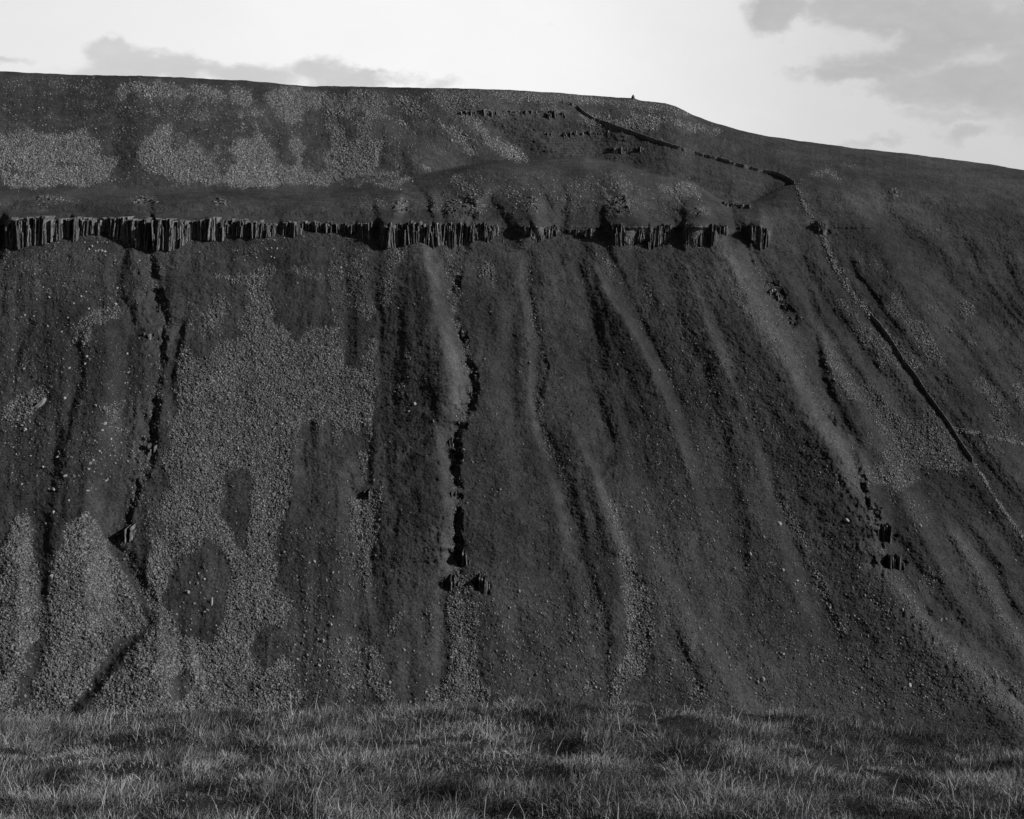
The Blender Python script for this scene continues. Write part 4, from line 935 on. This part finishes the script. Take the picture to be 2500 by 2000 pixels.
# ------------------------------------------------------------------ boulders one can point at
def boulder_mesh(seed, sub=2):
    import bmesh
    bm = bmesh.new(); bmesh.ops.create_icosphere(bm, subdivisions=sub, radius=.5)
    r = random.Random(seed); off = Vector((seed * 3.1, seed, 1))
    planes = [(Vector((r.uniform(-1, 1), r.uniform(-1, 1), r.uniform(-.6, 1))).normalized(), r.uniform(.24, .40)) for _ in range(9)]
    for v in bm.verts:
        co = v.co.copy()
        for nrm_, dd in planes:
            e = co.dot(nrm_) - dd
            if e > 0: co -= nrm_ * e
        co += mnoise.noise_vector(co * 4 + off) * .03
        v.co = co
    me = bpy.data.meshes.new('boulder'); bm.to_mesh(me); bm.free(); me.materials.append(M_BOULDER)
    return me
BM = [boulder_mesh(k) for k in range(9)]
def boulder(x, y, s, label, grp, shp=(1, .8, .8), rz=None, tilt=None, name='boulder'):
    me = BM[random.randrange(9)]
    o = bpy.data.objects.new(name, me); COL.objects.link(o)
    p = pt(float(x), float(y)); o.location = (p[0], p[1] - .1 * s, p[2] + s * .12)
    o.scale = (s * shp[0], s * shp[1], s * shp[2])
    o.rotation_euler = (random.uniform(-.4, .4), tilt if tilt is not None else random.uniform(-.5, .5), rz if rz is not None else random.uniform(0, 6.28))
    return tag(o, label, 'boulder', grp)
NOTE = [(85, 853, 6.6, (1.15, .45, .42), 'largest pale slab of rock leaning on the scree at the left', 0.3, -.75),
        (872, 851, 2.6, (.9, .8, .8), 'lone pale boulder on the smooth grass left of the central gully', None, None),
        (1115, 763, 1.7, (1, .8, .8), 'lone white boulder right of the bend in the central gully', None, None),
        (1436, 712, 1.7, (1, .8, .9), 'bright boulder high on the slope between the ribs', None, None),
        (1328, 715, 2.0, (1, .8, .8), 'pale boulder on the rib above the dark hollow', None, None),
        (1296, 1075, 1.8, (1, .8, .8), 'boulder on the right slope level with the gully junction', None, None),
        (53, 905, 2.0, (1, .8, .8), 'boulder below the largest pale slab', None, None),
        (112, 1080, 2.0, (1, .8, .8), 'boulder low between the two left gullies', None, None),
        (500, 945, 2.4, (.8, .8, .8), 'blocky boulder in the middle of the big scree', None, None),
        (1640, 1104, 3.4, (.9, .8, .8), 'large pale boulder beside the top of the right stone streak', None, None),
        (1609, 1133, 2.4, (.8, .8, .9), 'boulder just below and left of the stone streak top', None, None),
        (1580, 1168, 2.6, (.8, .8, 1), 'blocky pale boulder alone on the right lower slope', None, None),
        (1784, 1097, 3.0, (1.1, .8, .7), 'twin topped boulder above the right gully steps', None, None),
        (1936, 1107, 2.6, (1, .8, .8), 'boulder at the tip of a stone streak right of the gully', None, None),
        (1605, 1430, 3.0, (.9, .8, .9), 'larger of two boulders low on the slope above the grass edge', None, None),
        (1595, 1438, 2.4, (.9, .8, .9), 'smaller of two boulders low on the slope above the grass edge', None, None),
        (1915, 1443, 2.4, (1, .8, .9), 'pale boulder at the foot of the slope on the right', None, None),
        (396, 1247, 1.9, (1, .8, 1), 'round boulder in the dark oval of grass', None, None),
        (446, 1268, 2.6, (.5, .6, 1.3), 'upright stone in the dark oval of grass', .2, .1),
        (108, 1217, 3.2, (.5, .6, 1.3), 'long upright stone between the two bottom left screes', .2, .25),
        (761, 1134, 3.6, (.45, .6, 1.5), 'tall dark stone standing in the small chute', .2, .12),
        (742, 1168, 2.6, (1.2, .6, .7), 'flat stone left of the small chute', None, None),
        (662, 1183, 1.9, (1, .8, .8), 'pale stone on the grass between scree and small chute', None, None),
        (680, 1350, 2.4, (.7, .7, 1.1), 'stubby stone low on the grass right of the big scree', None, None),
        (1900, 1284, 2.0, (1, .8, .8), 'boulder in the right gully below the wide step', None, None),
        (1958, 1366, 2.2, (1.1, .8, .7), 'boulder low on the large right spur', None, None),
        (1868, 1325, 2.0, (1.2, .8, .7), 'flat boulder above the foot of the right slope', None, None),
        (430, 1220, 1.4, (1, .8, .8), 'small stone near the top of the dark oval', None, None)]
for x, y, s, shp, lb, rz, tl in NOTE:
    boulder(x, y, s, lb, None, shp, rz, tl)
# clusters
CL = [((30, 600, 260, 700), 16, 'boulder on the grass slope below the leftmost crags', (1.0, 2.0)),
      ((170, 510, 225, 545), 12, 'block in the small heap fallen from the leftmost crags', (1.3, 2.6)),
      ((540, 505, 600, 545), 10, 'block fallen below the low even crag', (1.2, 2.4)),
      ((0, 740, 290, 1080), 44, 'boulder on the stony left slope', (1.0, 2.6)),
      ((360, 1200, 470, 1330), 10, 'stone in the dark oval of grass', (.9, 1.6)),
      ((620, 1150, 780, 1460), 26, 'stone on the grass right of the big scree', (.9, 1.9)),
      ((1000, 1260, 1290, 1460), 34, 'stone on the rounded grass slope right of the central chute', (.9, 1.8)),
      ((1370, 1100, 1560, 1460), 26, 'stone on the grass right of the scree tongue', (.9, 1.9)),
      ((1600, 1200, 1980, 1500), 40, 'stone on the lower slope in the bottom right', (1.0, 2.2)),
      ((1280, 395, 1480, 430), 14, 'block on the mound above the crags', (1.2, 2.6)),
      ((950, 400, 1260, 440), 10, 'block on the grassy brow above the crags', (1.0, 2.2)),
      ((1300, 800, 1600, 1080), 18, 'stone on the ribbed slope right of centre', (.8, 1.6))]
for (x0, y0, x1, y1), n, lb, (a_, b_) in CL:
    for _ in range(n):
        boulder(random.uniform(x0, x1), random.uniform(y0, y1), random.uniform(a_, b_) if random.random() < .3 else random.uniform(a_, (a_ + b_) / 2), lb, lb.replace('boulder', 'boulders', 1).replace('block ', 'blocks ', 1).replace('stone ', 'stones ', 1), (1, random.uniform(.5, .9), random.uniform(.5, .9)))

# ------------------------------------------------------------------ near edge: turf, path, grass
lip_l = line("-800,1524 0,1516 250,1510 500,1500 800,1490 1000,1486 1300,1484 1450,1487 1560,1494 1700,1508 1850,1530 2000,1556 2156,1580 2900,1630")
def near_z(X_, Y_):
    Yc = np.maximum(Y_, 6.0)
    h_ = X_ / Yc; xv = CX + h_ * F
    lipY = 21.5 + .5 * fbm(X_ / 4.0, X_ * 0, 2, 3)
    lipz = (HY - lip_l(xv)) / F * lipY
    tnear = -.53
    z14 = tnear * 14.0
    u = (Y_ - 14.0) / (lipY - 14.0)
    z = z14 + (lipz - z14) * u
    z = np.where(Y_ < 14, -1.7 + (z14 + 1.7) * np.clip(Y_ / 14.0, -2, 1), z)
    z = np.where(Y_ > lipY, lipz - .95 * (Y_ - lipY) - .15 * np.minimum(Y_ - lipY, 3) ** 2 * 0, z)
    on = sstep(Y_, 10, 14) * sstep(Y_, 26, 22)
    z = z + on * (.09 * fbm(X_ / 1.9, Y_ / 1.3, 3, 5) + .16 * fbm(X_ / .7, Y_ / .6, 2, 15))
    return np.maximum(z, -216 + 0 * z)
def hollows(xv, yv):
    H = np.zeros_like(xv)
    for x, y, a, b_, k in ((850, 1642, 90, 12, 1), (1100, 1648, 55, 11, 1), (700, 1630, 90, 9, .8), (600, 1644, 70, 9, .7), (280, 1585, 70, 10, .5), (1360, 1668, 60, 10, .6), (2060, 1712, 90, 16, 1.1),
                       (1640, 1698, 40, 12, .8), (2085, 1628, 22, 14, .9), (150, 1565, 70, 9, .6), (470, 1640, 50, 10, .7), (1700, 1572, 40, 10, .5), (930, 1650, 60, 9, .9), (140, 1680, 90, 10, .5), (1480, 1690, 60, 10, .5), (420, 1700, 80, 10, .5),
                       (2050, 1596, 110, 5, .9), (1880, 1574, 60, 4, .5), (1900, 1665, 50, 10, .5), (1250, 1590, 60, 10, .5), (380, 1560, 60, 7, .5)):
        H = np.maximum(H, k * np.exp(-(((xv + 30 * fbm(xv / 25, yv / 10, 3, 5) - x) / (a * .55)) ** 2 + ((yv + 9 * fbm(xv / 30, yv / 12, 3, 9) - y) / (b_ * .6)) ** 2)))
    return H
xs = np.concatenate([np.arange(-160, -16, 3.0), np.arange(-16, 18, .12), np.arange(18, 220, 3.0)])
ysn = np.concatenate([np.arange(-60, 10, 2.0), np.arange(10, 27, .10), np.arange(27, 60, 1.5), np.arange(60, 420, 12.0)])
NX, NY = np.meshgrid(xs, ysn)
NZ = near_z(NX, NY)
xv_ = CX + NX / np.maximum(NY, 1) * F; yv_ = HY - NZ / np.maximum(NY, 1) * F
NZ = NZ - .05 * hollows(xv_, yv_) * (NY > 12)
idx = np.arange(NX.size).reshape(NX.shape)
quads = np.stack([idx[:-1, :-1], idx[:-1, 1:], idx[1:, 1:], idx[1:, :-1]], -1).reshape(-1, 4)
near = mesh_np("ground", np.stack([NX, NY, NZ], -1).reshape(-1, 3), quads, M_TURF, smooth=True)
tag(near, kind='structure')

def ground_z(X_, Y_):
    z = near_z(X_, Y_)
    return z - .05 * hollows(CX + X_ / Y_ * F, HY - z / Y_ * F)

rg = np.random.default_rng(21)
def blades(name, bx, by, length, lean_dir, lean_amt, shade, width, label):
    n = len(bx); bz = ground_z(bx, by) - .02
    side = rg.random(n) * 3.14
    sx, sy = np.cos(side) * width, np.sin(side) * width
    t_ = np.array([0, .38, .72, 1.0]); wf = np.array([1, .85, .55, 0])
    V = np.zeros((n, 7, 3)); SH = np.zeros((n, 7)); k = 0
    for j, (u, w_) in enumerate(zip(t_, wf)):
        out_ = lean_amt * (u ** 1.7); up = u * np.sqrt(np.clip(1 - (lean_amt * u) ** 2 * .8, .05, 1))
        cx0 = bx + np.cos(lean_dir) * out_ * length; cy0 = by + np.sin(lean_dir) * out_ * length; cz0 = bz + up * length
        if j < 3:
            V[:, k] = np.stack([cx0 - sx * w_, cy0 - sy * w_, cz0], -1); V[:, k + 1] = np.stack([cx0 + sx * w_, cy0 + sy * w_, cz0], -1); SH[:, k] = SH[:, k + 1] = shade; k += 2
        else: V[:, k] = np.stack([cx0, cy0, cz0], -1); SH[:, k] = shade
    b0 = (np.arange(n) * 7)[:, None]
    fq = np.concatenate([b0 + [0, 1, 3, 2], b0 + [2, 3, 5, 4]]); ft = b0 + np.array([4, 5, 6])
    o = mesh_np(name, V.reshape(-1, 3), [fq, ft], M_BLADE, attrs={'shade': SH})
    return tag(o, label, 'grass', kind='stuff')
# tufts
NT = 30000
tx = rg.random(NT); ty = rg.random(NT)
TY = 12.6 + 10.6 * ty; TX = (tx - .5) * 1.12 * TY
hgt_f = .5 + 1.1 * (fbm(TX / 1.3, TY / .8, 3, 61) + .35)
tone = .74 + 1.15 * fbm(TX / .7, TY / .55, 4, 71, .6) + .35 * fbm(TX / 3, TY / 2, 2, 79)
xv = CX + TX / TY * F; yv = HY - near_z(TX, TY) / TY * F
hol = np.maximum(.8 * hollows(xv, yv), sstep(fbm(TX / .55, TY / .5, 3, 501, .6), .16, .42))
nb = np.clip(rg.normal(17, 5, NT) * (1 - .6 * hol), 2, 40).astype(int)
rep = np.repeat(np.arange(NT), nb); n = len(rep)
tr = .08 + .12 * rg.random(NT)
a_ = rg.random(n) * 6.283; r_ = tr[rep] * np.sqrt(rg.random(n))
bx = TX[rep] + r_ * np.cos(a_); by = TY[rep] + r_ * np.sin(a_)
wind = 3.4 + 3.6 * fbm(TX / 1.1, TY / .9, 3, 81)                         # mostly combed over towards one side
wx_, wy_ = np.cos(wind[rep]), np.sin(wind[rep])
splay = 1.1
lx_ = wx_ * .8 * -1 + np.cos(a_) * splay * (r_ / tr[rep]) + .5 * rg.normal(size=n); ly_ = wy_ * .3 + np.sin(a_) * splay * (r_ / tr[rep]) + .35 * rg.normal(size=n)
ld = np.arctan2(ly_, lx_); la = np.clip(np.hypot(lx_, ly_) * .75, .05, .95)
ln = (.07 + .18 * rg.random(n) ** 1.8) * np.clip(hgt_f[rep], .4, 1.35) * (1 - .5 * hol[rep])
shd = np.clip(tone[rep], .12, 1.1) * (.35 + .9 * rg.random(n) ** 1.8) * (1 - .45 * hol[rep])  # blades in the hollows darkened: the shade there is put into their colour
blades('grass', bx, by, ln, ld, la, np.clip(shd, .05, 1.2), .0028 + .0022 * rg.random(n), 'wind combed dry tussock grass covering the near edge')
# long straw stems
n = 2600
by = 13 + 9.5 * rg.random(n); bx = (rg.random(n) - .5) * 1.1 * by
k = (fbm(bx / 1.1, by / .9, 2, 131) > -.12); bx, by = bx[k], by[k]; n = len(bx)
blades('straw', bx, by, .18 + .26 * rg.random(n), rg.normal(.2, 1.1, n), .25 + .6 * rg.random(n), .7 + .6 * rg.random(n), .0028 + .0015 * rg.random(n), 'thin pale straw stems standing out of the tussocks')
